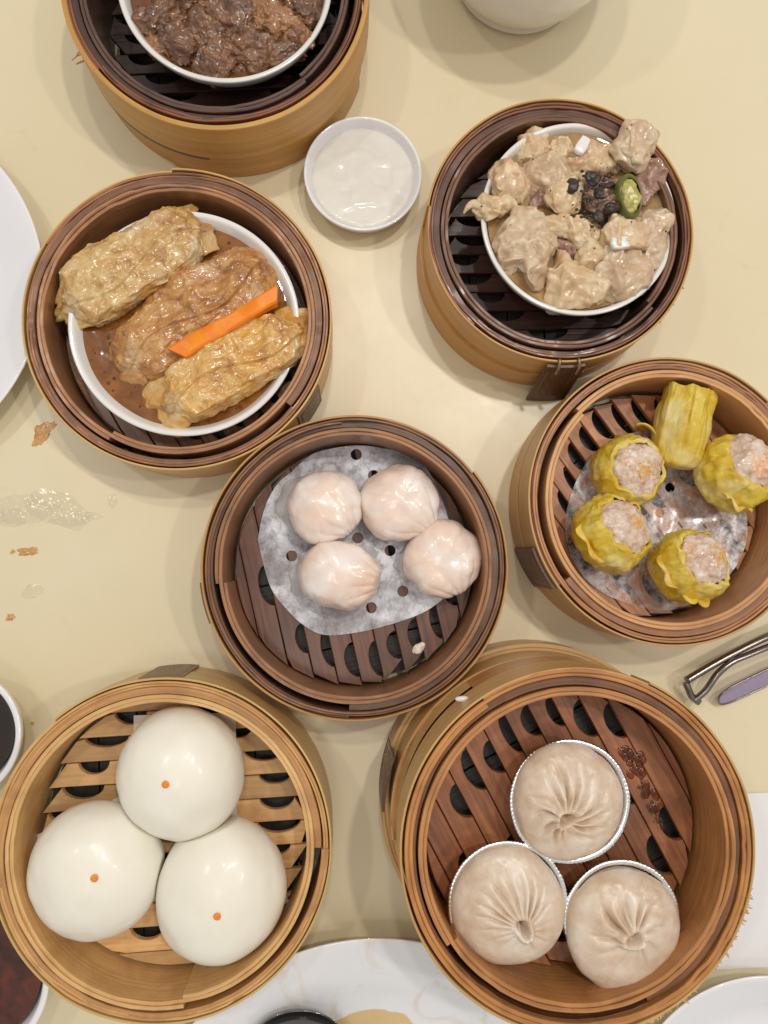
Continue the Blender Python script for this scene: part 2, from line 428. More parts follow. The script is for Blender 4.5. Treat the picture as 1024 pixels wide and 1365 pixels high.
def clasp_mesh(r, ang, width, z0, z1, lean=0.0):
    n, m = 25, 25; V = np.zeros((2, n, m, 3)); U = np.zeros((2, n, m, 2))
    a = np.linspace(-.5, .5, n)[:, None] * np.ones(m); q = np.linspace(0, 1, m)[None, :] * np.ones((n, 1))
    e = np.minimum(0.5 - np.abs(a), np.minimum(q, 1 - q))
    rel = 0.05 * ((e > .07) & (e < .11)) + 0.045 * ((e > .17) & (np.sin(a * 44) * np.sin(q * 30 + 2 * np.sin(a * 12)) > .15))
    for k, dr in enumerate((0.0, 0.16)):
        rr = r + dr + lean * (1 - q) - (rel if k else 0)
        A = ang + a * width / r
        V[k, :, :, 0] = np.cos(A) * rr; V[k, :, :, 1] = np.sin(A) * rr; V[k, :, :, 2] = z0 + (z1 - z0) * q
        U[k, :, :, 0] = (z1 - z0) * q; U[k, :, :, 1] = a * width
    f0 = grid_faces(n, m); f1 = grid_faces(n, m, off=n * m)
    Fc = [f for f in f0] + [f[::-1] for f in f1]
    o = n * m
    for i in range(n - 1):
        for j in (0, m - 1): Fc.append((i * m + j, (i + 1) * m + j, o + (i + 1) * m + j, o + i * m + j)[::(1 if j else -1)])
    for j in range(m - 1):
        for i in (0, n - 1): Fc.append((i * m + j, i * m + j + 1, o + i * m + j + 1, o + i * m + j)[::(-1 if i else 1)])
    return V.reshape(-1, 3), Fc, U.reshape(-1, 2)

def steamer(label, rim, rpx, z0, h, sty, slat_deg, slat_w=1.3, floor=1.6, clasp=None, seed=1, lower=0.30, ow=.36, gw=.42, iw=.42, gd=.14, split=.5, band_t=.12, notch_in=1.6, low_frac=.46, inner_up=0.0):
    S = STY[sty]; rng = random.Random(seed)
    c = pix(rim[0], rim[1], z0 + h); R = plen(rpx, rim[0], rim[1], z0 + h); c.z = z0
    t = thing('bamboo_steamer', label, 'bamboo steamer', c, 'round bamboo steamers of dim sum')
    r3 = R; r2 = R - ow; r1 = r2 - gw; r0 = r1 - iw
    a0 = rng.uniform(0, 6.28)
    strip_coil('bark_band', S['band'], t, R + .01, R + .01 + band_t, 1, h * split, h + .01, a0, seed, .035, .04)
    strip_coil('lower_hoop', S['band'], t, R + .01, R + lower, 2, 0.0, h * low_frac, a0 + 2, seed + 1, .03, .04)
    strip_coil('outer_hoop', S['rim'], t, r2, r3 - .08, 2, 0.15, h - .02, a0 + 1, seed + 2, .09, .06, .07)
    strip_coil('spacer_hoop', S['groove'], t, r1, r2, 1, 0.2, h - gd, a0 + 4, seed + 3, .08, .04, .08)
    strip_coil('inner_hoop', S['inner'], t, r0, r1, 2, 0.2, h + inner_up, a0 + 2.6, seed + 4, .08, .05, .06)
    Rf = r0 - .03; ang = math.radians(slat_deg)
    k = math.ceil(Rf / slat_w)
    off = rng.uniform(-.3, .3) * slat_w
    for i in range(-k - 1, k + 1):
        u0 = i * slat_w + off + .025; u1 = u0 + slat_w - .05
        if u0 < -Rf + .12: u0 = -Rf + .02
        if u1 > Rf - .12: u1 = Rf - .02
        if u1 - u0 < .3: continue
        um = (u0 + u1) / 2; L = math.sqrt(max(Rf ** 2 - um ** 2, 0.2)); Ln = math.sqrt(max(Rf ** 2 - max(abs(u0), abs(u1)) ** 2, 0))
        nt = []
        dp = min(.52 * slat_w, .52 * (u1 - u0))
        if u1 < Rf - .5:
            if Ln > notch_in + 1.6:
                nt = [(s * (Ln - notch_in) + rng.uniform(-.4, .4), rng.uniform(.85, 1.3), dp * rng.uniform(.75, 1.15)) for s in (-1, 1)]
                if Ln > 5.0: nt.append((rng.uniform(-.3, .3), 1.0, dp))
            elif Ln > 1.3: nt = [(0, min(1.25, Ln - .5), dp)]
        V, Fc, U = slat_mesh(u0, u1, Rf, .38, nt)
        U = U + np.array([rng.uniform(0, 50), rng.uniform(0, 50)])
        V = rotz(V, ang); V[:, 2] += floor + rng.uniform(-.035, .02)
        mesh_obj('slat', V, Fc, S['slat'], t, U, sharp=40)
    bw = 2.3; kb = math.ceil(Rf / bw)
    for i in range(-kb, kb):                       # wide lower lattice boards, added near-black so the slat holes look shaded
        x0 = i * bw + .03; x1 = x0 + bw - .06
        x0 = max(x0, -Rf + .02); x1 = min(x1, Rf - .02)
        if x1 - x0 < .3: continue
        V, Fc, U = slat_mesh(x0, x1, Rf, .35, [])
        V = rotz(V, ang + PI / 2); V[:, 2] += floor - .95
        mesh_obj('shade_crossbar', V, Fc, M_UNDER, t, U, sharp=40)
    if clasp is not None:
        cd, cw, lean = clasp; ca = math.radians(cd)
        V, Fc, U = clasp_mesh(R + lower + .03, ca, cw, .12, h - .3, lean)
        cl = mesh_obj('clasp', V, Fc, S['clasp'], t, U, sharp=40)
        for s in ((-.22, .28) if sty == 'rib' else ()):
            a = ca + s * cw / R; rr = R + .05
            P = [(math.cos(a) * q, math.sin(a) * q, z) for q, z in ((rr - .02, h - .1), (rr + .02, h + .1), (rr + .2, h + .1), (rr + lower + .3, h - .15), (rr + lower + .42, h - .6))]
            V, Fc = tube(catmull(P, 4), .1, 8); mesh_obj('staple', V, Fc, M_STAPLE, cl)
    t['_floor'] = z0 + floor
    return t, c, R, r0

ST = {}
ST['beef'] = steamer('dark wet bamboo steamer holding the bowl of brown braised beef at the top edge', (287, -25), 196, 0, 5.5, 'beef', 5, seed=11, split=.45, low_frac=.43, lower=.10, band_t=.30)
_t, _c, _R, _ = ST['beef']
strip_coil('gap_shade_strip', STY['beef']['groove'], _t, _R + .02, _R + .34, .19, 2.1, 2.5, math.radians(196), 91, .01, .0)  # dark strip standing in for the shade of an open gap
strip_coil('band_overlap', STY['beef']['band'], _t, _R + .11, _R + .24, .27, .02, 2.2, math.radians(247), 92, .03, .0)
ST['rib'] = steamer('dark brown bamboo steamer holding the bowl of pale spare ribs, its clasp hanging loose', (748, 306), 176, 0, 5.2, 'rib', 2, slat_w=1.2, seed=12, clasp=(-88, 2.2, .9), split=.45, low_frac=.48, lower=.2)
ST['roll'] = steamer('reddish brown bamboo steamer holding the bowl of bean curd rolls and carrot', (237, 424), 200, 0, 4.4, 'roll', -60, seed=13, clasp=(-32, 2.2, .0), lower=.12, low_frac=.5)
ST['prawn'] = steamer('dark bamboo steamer of prawn dumplings on white perforated paper in the middle', (474, 754), 200, 0, 4.8, 'prawn', -77, slat_w=1.33, seed=14, clasp=(194, 2.3, .0), lower=.14)
ST['siumai'] = steamer('light brown bamboo steamer holding the five yellow siu mai, with a dark carved clasp', (896, 666), 189, 0, 5.0, 'siumai', -54, slat_w=1.2, seed=15, clasp=(208, 2.6, .0), lower=.22, gd=.12)
ST['bun'] = steamer('pale bamboo steamer holding three smooth white buns with orange dots', (216, 1133), 221, 0, 4.8, 'bun', 3, slat_w=1.36, seed=16, clasp=(92, 2.4, .0), lower=.12, gd=.1)
ST['base'] = steamer('lower bamboo steamer of the stack, under the one with soup dumplings', (731, 1087), 205, 0, 4.85, 'soup', -62, seed=17, clasp=(169, 3.0, .0), lower=.5, ow=.8, gd=.05)
ST['soup'] = steamer('orange brown bamboo steamer holding three soup dumplings in foil cups, on top of another steamer', (772, 1132), 235, 4.95, 4.85, 'soup', -62, slat_w=1.32, seed=18, lower=.06, gd=.2, low_frac=.3, ow=.5)
FL = {k: v[0]['_floor'] for k, v in ST.items()}
for v in ST.values(): del v[0]['_floor']

# frayed splinters on the stack's rim (the bark has split there)
def fray(parent, R, h, a_lo, a_hi, n, seed, mat, L=.5):
    rng = random.Random(seed); P = []
    for i in range(n):
        a = math.radians(rng.uniform(a_lo, a_hi)); l = rng.uniform(.2, 1) * L; z = h - rng.uniform(.1, .9); wd = rng.uniform(.025, .06)
        r = R + .1; da = rng.uniform(-.03, .03)
        p = []
        for rr, ww, zz in ((r, wd, z), (r + l * .6, wd * .8, z + .05), (r + l, wd * .4, z + rng.uniform(-.1, .1))):
            for s in (-1, 1):
                aa = a + da * (rr - r) / L + s * ww / r
                for dz in (0, .05): p.append((math.cos(aa) * rr, math.sin(aa) * rr, zz + dz))
        f = []
        for k in (0, 4): f += [(k, k + 4, k + 6, k + 2), (k + 1, k + 3, k + 7, k + 5), (k, k + 1, k + 5, k + 4), (k + 2, k + 6, k + 7, k + 3)]
        f += [(8, 9, 11, 10)]
        P.append((p, f))
    V, Fc = merge(P)
    o = mesh_obj('splinters', V, Fc, mat, parent, V[:, :2], smooth=False); o['kind'] = 'stuff'
tt, cc, RR, _ = ST['soup']
fray(tt, RR, 4.85, -42, -12, 170, 3, STY['soup']['band'], .42)
fray(tt, RR, 4.85, -72, -50, 110, 4, STY['soup']['band'], .42)
tt, cc, RR, _ = ST['beef']
fray(tt, RR, 4.0, 198, 206, 5, 5, STY['beef']['band'], 1.0)
tt, cc, RR, _ = ST['rib']
fray(tt, RR, 4.9, -40, -20, 14, 6, STY['rib']['rim'], .3)
tt, cc, RR, _ = ST['prawn']
fray(tt, RR, 4.7, -120, -30, 22, 7, STY['prawn']['rim'], .16)

# ------------------------------------------------------------------ crockery
def bowl(name, label, cat, ctr_px, rpx, z_base, h, foot, mat, thick=.3, level=None, group=None, belly=.8):
    zt = z_base + h
    c = pix(ctr_px[0], ctr_px[1], zt); R = plen(rpx, ctr_px[0], ctr_px[1], zt); c.z = z_base
    rf = R * foot
    out = smooth_profile([(rf - .35, .3), (rf - .3, 0), (rf, 0), (rf + .05, .3), (R * belly, h * .3), (R * .96, h * .75), (R, h - .12), (R - .02, h + .04), (R - thick * .6, h + .05), (R - thick, h - .1),
                          (R * .93 - thick, h * .6), (R * belly - thick, h * .33), (rf * .8, .45), (0.02, .42)])
    V, Fc = lathe(out, 128)
    V2, F2 = lathe([(rf - .35, .3), (0.02, .3)], 128)
    V, Fc = merge([(V, [f[::1] for f in Fc]), (V2, F2)])
    o = mesh_obj(name, V, Fc, mat, None, sharp=60, loc=c)
    bpy_fix(o)
    tag(o, label, cat, group)
    return c, R
def bpy_fix(o):
    import bmesh
    bm = bmesh.new(); bm.from_mesh(o.data); bmesh.ops.remove_doubles(bm, verts=bm.verts, dist=1e-6)
    bmesh.ops.recalc_face_normals(bm, faces=bm.faces); bm.to_mesh(o.data); bm.free()

def disc_liquid(name, label, cat, c, z, r, mat, seed, amp=.03, group=None, n=128, m=30, thick=.4):
    s = np.linspace(0.002, 1, m); a = np.linspace(0, 2 * PI, n, endpoint=False)
    A, S = np.meshgrid(a, s, indexing='ij')
    V = np.stack([np.cos(A) * S * r, np.sin(A) * S * r, np.zeros_like(A)], 2).reshape(-1, 3)
    V[:, 2] = amp * fbm(V * .6, seed, 2) + .06 * np.clip((S.ravel() - .93) / .07, 0, 1) ** 2
    low = V.reshape(n, m, 3)[:, -1].copy(); low[:, 2] = -thick; low[:, :2] *= .97
    VV = np.concatenate([V, low, [[0, 0, -thick]]])
    Fc = [f for f in grid_faces(n, m, True)]
    o0 = n * m
    Fc += [(i * m + m - 1, o0 + i, o0 + (i + 1) % n, ((i + 1) % n) * m + m - 1) for i in range(n)]
    Fc += [(o0 + i, o0 + n, o0 + (i + 1) % n) for i in range(n)]
    Fc.append(tuple(i * m for i in range(n))[::1])
    o = mesh_obj(name, VV, Fc, mat, None, sharp=50, loc=(c.x, c.y, z)); bpy_fix(o)
    return tag(o, label, cat, group)

M_BROTH_BEEF = liquid('brown_gravy', (84, 46, 18), (132, 82, 34))
M_BROTH_RIB = liquid('pale_rib_juice', (146, 112, 66), (186, 152, 102))
M_BROTH_ROLL = liquid('amber_broth', (104, 60, 22), (148, 94, 42))
M_SOY = liquid('dark_soy', (20, 9, 5), (48, 22, 10), sc=40)
M_CHILI = liquid('chili_soy', (34, 12, 5), (96, 36, 12), sc=90)


cb, Rb = bowl('porcelain_bowl', 'white bowl filled with brown braised beef, at the top edge', 'bowl', (300, -27), 143, FL['beef'] + .02, 3.3, .55, M_PORC_SPECK, .38)
disc_liquid('gravy', 'brown oily gravy around the braised beef', 'gravy', cb, FL['beef'] + 2.75, Rb - .62, M_BROTH_BEEF, 3)
cr, Rr = bowl('porcelain_bowl', 'white bowl filled with pale pork spare ribs and chili', 'bowl', (772, 291), 132, FL['rib'] + .02, 3.5, .55, M_PORC_SPECK, .34)
disc_liquid('rib_juice', 'cloudy pale juice under the spare ribs', 'juice', cr, FL['rib'] + 3.1, Rr - .46, M_BROTH_RIB, 4)
cl_, Rl = bowl('porcelain_bowl', 'white bowl filled with three bean curd rolls in amber broth', 'bowl', (246, 430), 153, FL['roll'] + .02, 2.3, .55, M_PORC, .4)
disc_liquid('amber_broth', 'amber brown broth around the bean curd rolls', 'broth', cl_, FL['roll'] + 1.75, Rl - .6, M_BROTH_ROLL, 5)

# sauce dish with milky paste
cd_, Rd = bowl('sauce_dish', 'small round white dish with milky paste beside the beef steamer', 'dish', (484, 231), 79, .02, 1.7, .6, M_PORC_BLUE, .26, belly=.9)
def paste():
    n, m = 120, 40
    s = np.linspace(.004, 1, m); a = np.linspace(0, 2 * PI, n, endpoint=False); A, S = np.meshgrid(a, s, indexing='ij')
    r = Rd - .40
    V = np.stack([np.cos(A) * S * r, np.sin(A) * S * r, 0 * A], 2).reshape(-1, 3)
    V[:, 2] = .035 * sstep(-.2, .2, fbm(V * .85, 21, 2)) + .012 * fbm(V * 1.8, 8, 2) - .12 * sstep(.93, 1, S.ravel())
    k = organic('milky_paste', [(.3, (224, 221, 210)), (.7, (218, 213, 206))], 60, .4, .35, .3, (1, .95, .85), .004, 120, .02, .0003, coat_r=.08)
    o = mesh_obj('milky_paste', V, grid_faces(n, m, True) + [tuple(i * m for i in range(n))], k, None, loc=(cd_.x, cd_.y, 1.22)); bpy_fix(o)
    tag(o, 'lumpy milky white paste inside the small dish', 'paste')
paste()

# dark sauce bowls at the left edge
c1, R1 = bowl('sauce_bowl', 'white bowl of plain dark soy sauce, upper one at the left edge', 'bowl', (-61, 981), 88, .02, 2.6, .55, M_PORC_BLUE, .42)
disc_liquid('soy_sauce', 'plain dark soy sauce in the upper bowl at the left edge', 'sauce', c1, 1.9, R1 - .68, M_SOY, 6)
c2, R2 = bowl('sauce_bowl', 'white bowl of chili sauce half hidden behind the bun steamer', 'bowl', (-42, 1310), 106, .02, 2.8, .55, M_PORC_BLUE, .42)
disc_liquid('chili_sauce', 'dark red chili sauce with flakes behind the bun steamer', 'sauce', c2, 2.15, R2 - .68, M_CHILI, 7, amp=.08)

def plate(label, ctr, rpx, h, mat, zc=0.02, well=.68):
    c = pix(ctr[0], ctr[1], h); R = plen(rpx, ctr[0], ctr[1], h); c.z = zc
    pr = smooth_profile([(R * .55, .3), (R * .55, 0), (R * .6, 0), (R * .64, .25), (R * .8, h * .55), (R, h - .1), (R, h + .06), (R - .25, h + .05), (R * .84, h * .62 + .15), (R * well, .55), (R * .5, .42), (.02, .42)])
    V, Fc = lathe(pr, 160); V2, F2 = lathe([(R * .55, .3), (.02, .3)], 160)
    V, Fc = merge([(V, Fc), (V2, F2)])
    o = mesh_obj('plate', V, Fc, mat, None, sharp=60, loc=c); bpy_fix(o)
    tag(o, label, 'plate'); return c, R
plate('large clean white plate at the left edge beside the bean curd rolls', (-203, 381), 257, 2.0, M_PORC_BLUE)
cp, Rp = plate('large white plate smeared with sauce at the bottom edge, holding a spoon', (497, 1592), 330, 2.0, M_PORC_STAIN)
plate('white plate corner at the lower right, below the sheet of paper', (1024, 1506), 198, 1.9, M_PORC_BLUE)
pc = pix(500, 1400, .7)
M_SAUCE = water_mat('thin_orange_sauce', (255, 240, 208), (206, 160, 96), .12)
_k = plen(1, 500, 1450, .6); _p = pix(496, 1430, .6)
def spoon():
    m = plain('polished_steel', (120, 118, 116), .15, 1.0)
    c = pix(398, 1400, 2.2); a, b = 2.7, 1.9
    t = thing('soup_spoon', 'steel spoon lying in the sauce stained plate at the bottom edge', 'spoon', (c.x, c.y, .85))
    n = 64; ang = np.linspace(0, 2 * PI, n, endpoint=False); prof = [(.02, .06), (.35, .1), (.65, .3), (.88, .68), (1, 1.0), (1.03, 1.02), (1.03, .97), (.9, .6), (.66, .2), (.35, 0), (.02, -.05)]
    V = np.array([[(math.cos(q) * r * a, math.sin(q) * r * b, z * 1.0) for r, z in prof] for q in ang]).reshape(-1, 3)
    o = mesh_obj('spoon_bowl', V, grid_faces(n, len(prof), True), m, t); bpy_fix(o)
    V, Fc = tube(catmull([(a * .9, -.1, .9), (4.2, -1.0, 1.5), (7.5, -3.2, 1.9), (11, -6, 2.0)], 8), .32, 10, .35); mesh_obj('spoon_handle', V, Fc, m, t)
spoon()
# upturned white tea bowl at the top edge
def teabowl():
    c = pix(690, -33, 0); c.z = 0.02
    R = 6.7; h = 7.8
    pr = smooth_profile([(3.4, .35), (3.5, 0), (4.25, 0), (4.25, .7), (4.8, 1.3), (5.7, 3.2), (6.3, 5.5), (R, h), (R - .15, h + .1), (R - .35, h), (5.9, 5.5), (5.3, 3.3), (4.2, 1.6), (.02, 1.2)])
    V, Fc = lathe(pr, 128); V2, F2 = lathe([(3.4, .35), (.02, .35)], 128); V, Fc = merge([(V, Fc), (V2, F2)])
    o = mesh_obj('rice_bowl', V, Fc, M_PORC, None, sharp=60, loc=c); bpy_fix(o)
    tag(o, 'plain white footed bowl at the top edge right of the beef steamer', 'bowl')
teabowl()

# white paper sheet at right
def sheet():
    a, b = pix(985, 1059, 0), pix(955, 1293, 0)
    P = []
    n = 24
    for i in range(n + 1):
        for j in range(n + 1):
            u, v = i / n, j / n
            x = a.x - 3 + u * 16 + (b.x - a.x) * v; y = a.y + (b.y - a.y) * v + u * .35
            P.append((x, y, .03))
    P = np.array(P); P[:, 2] += .03 + .03 * fbm(P * .3, 3, 2)
    Q = P.copy(); Q[:, 2] -= .02
    V, Fc = merge([(P, [f[::-1] for f in grid_faces(n + 1, n + 1)]), (Q, grid_faces(n + 1, n + 1))])
    k = plain('white_paper', (232, 230, 232), .55)
    o = mesh_obj('paper_sheet', V, Fc, k); bpy_fix(o)
    tag(o, 'flat white sheet of paper beside the stacked steamers at the right edge', 'paper')
sheet()

# ------------------------------------------------------------------ spectacles at the right edge
def glasses():
    m = plain('gunmetal', (136, 128, 124), .25, 1.0)
    k = NT('lilac_lens'); k.set(Base_Color=lin((196, 182, 226)), Roughness=.05, Transmission_Weight=.55, IOR=1.45, Alpha=.9, Coat_Weight=.6)
    c = pix(985, 905, 0); t = thing('eyeglasses', 'folded metal eyeglasses with lilac lens lying at the right edge', 'eyeglasses', (c.x, c.y, 0))
    q = lambda x, y, z: pix(x, y, z) - Vector((c.x, c.y, 0))
    def arm(name, P, r, flat=1.0):
        V, Fc = tube(catmull(P, 8), r, 8, flat); return mesh_obj(name, V, Fc, m, t)
    arm('temple_arm', [q(915, 907, 1.2), q(950, 886, 1.25), q(985, 867, 1.3), q(1024, 848, 1.3), q(1110, 812, 1.0), q(1200, 780, .6)], .24, 1.3)
    arm('temple_arm', [q(926, 933, 1.0), q(940, 921, 1.15), q(956, 899, 1.4), q(975, 883, 1.5), q(1000, 872, 1.5), q(1040, 856, 1.4), q(1130, 822, 1.0), q(1210, 800, .6)], .2, 1.3)
    arm('hinge', [q(914, 910, 1.1), q(918, 919, 1.1), q(922, 928, 1.0), q(932, 936, .9)], .22)
    def rim(cx, cy, rx, ry):
        ctr = q(cx, cy, .35); ax = Vector((math.cos(.42), math.sin(.42), 0)); up = Vector((-math.sin(.42) * .7, math.cos(.42) * .7, .55))
        P = []
        for i in range(49):
            a = 2 * PI * i / 48; s = abs(math.cos(a)) ** .6 * (1 if math.cos(a) > 0 else -1); u = abs(math.sin(a)) ** .6 * (1 if math.sin(a) > 0 else -1)
            P.append(ctr + ax * s * rx + up * u * ry + Vector((0, 0, .55 * ry * .9)))
        V, Fc = tube(P, .07, 8); fr = mesh_obj('frame', V, Fc, m, t)
        n = len(P) - 1
        V = [p for p in P[:n]] + [p + Vector((0, .05, -.12)) for p in P[:n]]
        Fc = [tuple(range(n)), tuple(range(n, 2 * n))[::-1]] + [(i, n + i, n + (i + 1) % n, (i + 1) % n) for i in range(n)]
        mesh_obj('lens', V, Fc, k.m, t, smooth=False)
    rim(1006, 907, 2.8, .9); rim(1152, 852, 2.8, .9)
    arm('bridge', [q(1078, 880, .9), q(1085, 872, 1.0), q(1092, 870, .95)], .09)
glasses()

# ------------------------------------------------------------------ food
def blob_mesh(dims, n=30, power=0.0, lumps=((1.0, .2),), seed=0, rid=None, flat_bottom=0.0, yaw=0.0, bend=0.0, warp=0.0):
    """rounded lump: dims are half sizes in cm; lumps = (frequency per cm, amplitude cm)"""
    C, D, Fc = cubesphere(n)
    B = D * (1 - power) + (C * 0.82) * power
    P = B * np.array(dims)
    off = np.array([seed * 3.17, seed * 1.3, seed * .71])
    if warp:
        P = P + warp * np.stack([fbm(P * .8 + off + 11, seed + 40, 2), fbm(P * .8 + off + 23, seed + 41, 2), .6 * fbm(P * .8 + off + 37, seed + 42, 2)], 1)
    nd = D / np.array(dims); nd /= np.linalg.norm(nd, axis=1)[:, None]
    disp = 0
    for fq, am in lumps: disp = disp + am * fbm(P * fq + off, seed + int(fq * 10), 3)
    if rid: disp = disp + rid[1] * ridge(P * rid[0] + off, seed + 77, 2)
    P = P + nd * np.asarray(disp)[:, None]
    if bend: P[:, 1] += bend * (P[:, 0] / dims[0]) ** 2 * dims[0]
    if flat_bottom:
        z0 = -dims[2] * flat_bottom; P[:, 2] = np.where(P[:, 2] < z0, z0 + (P[:, 2] - z0) * .12, P[:, 2])
    return rotz(P, yaw), Fc

# --- prawn dumplings -------------------------------------------------
def crinkled_paper(name, label, outline_px, holes_px, hr_px, z, mat, seed, amp=.08, step=.22, group=None):
    out = [pix(x, y, z) for x, y in outline_px]
    out = catmull(out + out[:1], 5)[:-1]
    c = sum(out, Vector((0, 0, 0))) / len(out)
    loop = [Vector((p.x, p.y)) for p in out]
    pts = list(loop); edges = [(i, (i + 1) % len(loop)) for i in range(len(loop))]
    hol = []
    for x, y in holes_px:
        hc = pix(x, y, z); r = plen(hr_px, x, y, z); hol.append((hc.x, hc.y, r))
        s0 = len(pts)
        for k in range(14): pts.append(Vector((hc.x + r * math.cos(2 * PI * k / 14), hc.y + r * math.sin(2 * PI * k / 14))))
        edges += [(s0 + k, s0 + (k + 1) % 14) for k in range(14)]
    xs = [p.x for p in loop]; ys = [p.y for p in loop]
    rng = random.Random(seed)
    x = min(xs)
    while x < max(xs):
        y = min(ys)
        while y < max(ys):
            px_, py_ = x + rng.uniform(-.05, .05), y + rng.uniform(-.05, .05)
            if all((px_ - h[0]) ** 2 + (py_ - h[1]) ** 2 > (h[2] + .06) ** 2 for h in hol): pts.append(Vector((px_, py_)))
            y += step
        x += step
    v, e, f, *_ = mgeo.delaunay_2d_cdt(pts, edges, [], 1, 1e-6)
    # keep triangles inside the outline and outside the holes
    def inside(q):
        ins = False; n = len(loop); j = n - 1
        for i in range(n):
            a, b = loop[i], loop[j]
            if (a.y > q[1]) != (b.y > q[1]) and q[0] < (b.x - a.x) * (q[1] - a.y) / (b.y - a.y) + a.x: ins = not ins
            j = i
        return ins
    tri = []
    for t in f:
        g = (sum(v[i].x for i in t) / 3, sum(v[i].y for i in t) / 3)
        if inside(g) and all((g[0] - h[0]) ** 2 + (g[1] - h[1]) ** 2 > (h[2] * .95) ** 2 for h in hol): tri.append(tuple(t))
    V = np.array([(p.x - c.x, p.y - c.y, 0) for p in v]); V[:, 2] = amp * (fbm(V * .5, seed, 2) * .6 + .5 * ridge(V * .55, seed + 3, 2)) + amp * .5
    o = mesh_obj(name, V, tri, mat, None, loc=(c.x, c.y, z))
    return tag(o, label, 'paper', group)

zp = FL['prawn'] + .12
crinkled_paper('paper_liner', 'white wet perforated paper liner under the prawn dumplings',
    [(344, 719), (350, 688), (359, 663), (372, 643), (389, 629), (407, 612), (428, 601), (475, 594), (518, 599), (545, 607), (566, 622), (583, 650), (600, 700), (607, 750), (600, 785), (587, 801), (561, 818), (518, 833), (475, 843), (432, 846), (402, 831), (376, 805), (362, 785), (352, 755)],
    [(389, 741), (475, 606), (498, 634), (495, 810), (537, 788), (477, 717), (520, 734)], 7.5, zp, paper_mat('wet_liner_paper', .42, .66, .96, .46, (226, 228, 236)), 5)

M_HAR = organic('translucent_dumpling_skin', [(.30, (236, 208, 188)), (.5, (236, 218, 206)), (.70, (239, 230, 224))], 36, .34, .5, .5, (1, .66, .5), .006, 140, .06, .0004,
                spots=(40, .52, .76, (238, 188, 154), .25), coat_r=.14, detail=2)
M_HARFIN = NT('dumpling_skin_edge').set(Base_Color=lin((226, 220, 220)), Roughness=.3, Alpha=.42, Coat_Weight=.5, Subsurface_Weight=.2, Subsurface_Scale=.003).m
def prawn_dumpling(label, px, rx, ry, yaw, seed, fins):
    zb = FL['prawn'] + .22; hz = 1.55
    zc = zb + hz * .9
    c = pix(px[0], px[1], zc); kx = plen(1, px[0], px[1], zc)
    dims = np.array((rx * kx, ry * kx, hz))
    C, D, Fc = cubesphere(52)
    rng = random.Random(seed)
    P = np.sign(D) * np.abs(D) ** .88
    P = P / np.abs(P).max(0) * dims
    off = seed * 5.3
    nd = D / dims; nd /= np.linalg.norm(nd, axis=1)[:, None]
    # pleats fan out of a seam on one side
    sx = np.array([math.cos(rng.uniform(0, 6.28)), math.sin(rng.uniform(0, 6.28))]); sx /= np.linalg.norm(sx)
    u = D[:, 0] * sx[0] + D[:, 1] * sx[1]; v = -D[:, 0] * sx[1] + D[:, 1] * sx[0]
    an = np.arctan2(v, 1.25 - u + .2 * D[:, 2])
    pl = np.abs(np.cos(an * 9 + .5 * fbm(D * 2 + off, seed, 2))) ** .7
    az = np.arctan2(D[:, 1], D[:, 0]); fold = np.abs(np.sin(az * 5.5 + seed + 1.5 * fbm(D * 1.5 + off, seed, 2))) ** .8
    disp = .26 * fbm(P * .55 + off, seed, 2) + .03 * fbm(P * 2.0 + off, seed + 3, 2) - .075 * (1 - pl) * sstep(-.1, .7, u) * sstep(-.5, .1, D[:, 2]) - .05 * (1 - fold) * sstep(.2, .8, np.hypot(D[:, 0], D[:, 1]))
    P = P + nd * disp[:, None]
    P[:, 2] = np.where(P[:, 2] < -hz * .8, -hz * .8 + (P[:, 2] + hz * .8) * .1, P[:, 2])
    t = thing('prawn_dumpling', label, 'dumpling', (c.x, c.y, zb), 'prawn dumplings on the paper liner')
    P = rotz(P, yaw); P[:, 2] += hz * .82
    mesh_obj('wrapper', P, Fc, M_HAR, t)
    for (a0, a1, ext, zz) in fins:                      # thin translucent seam edges lying on the paper
        n, m = 26, 7; V = []
        for i in range(n):
            f = i / (n - 1); a = math.radians(a0 + (a1 - a0) * f); env = math.sin(PI * f) ** .5
            for j in range(m):
                q = j / (m - 1); e = 1.0 / math.sqrt((math.cos(a - yaw) / dims[0]) ** 2 + (math.sin(a - yaw) / dims[1]) ** 2)
                r = e * .9 + q * (ext + .25) * env * (1 + .22 * math.sin(9 * f + seed) + .14 * math.sin(23 * f + 2 * seed)) 
                V.append((r * math.cos(a), r * math.sin(a), zz + .45 * (1 - q) + .13 * math.sin(a * 11 + seed + q * 2) * q))
        o = mesh_obj('skin_edge', V, grid_faces(n, m), M_HARFIN, t)
        sm = o.modifiers.new('s', 'SOLIDIFY'); sm.thickness = .0003
prawn_dumpling('upper left prawn dumpling on the liner, with a shiny dented top', (433, 676), 51, 50, .5, 3, [(95, 235, .55, .1), (60, 110, .3, .9)])
prawn_dumpling('upper right prawn dumpling, with fine creases on its upper left side', (533, 672), 51, 51, .3, 8, [(130, 215, .35, .1)])
prawn_dumpling('lower left prawn dumpling, the one nearest the bare lower part of the liner', (453, 767), 54, 46, -.25, 15, [(140, 230, .6, .05), (10, 60, .35, .1)])
prawn_dumpling('lower right prawn dumpling, leaning toward the steamer wall beyond the liner', (591, 747), 52, 51, .8, 24, [(165, 215, .45, .1)])
V, Fc = blob_mesh((.45, .3, .14), 14, 0, ((1.5, .15), (4, .05)), 5, yaw=.7)
p = pix(558, 864, FL['prawn'] + .12)
tag(mesh_obj('dough_scrap', V, Fc, M_HAR, None, loc=p), 'small torn white dough scrap on the bare slats below the prawn dumplings', 'scrap')

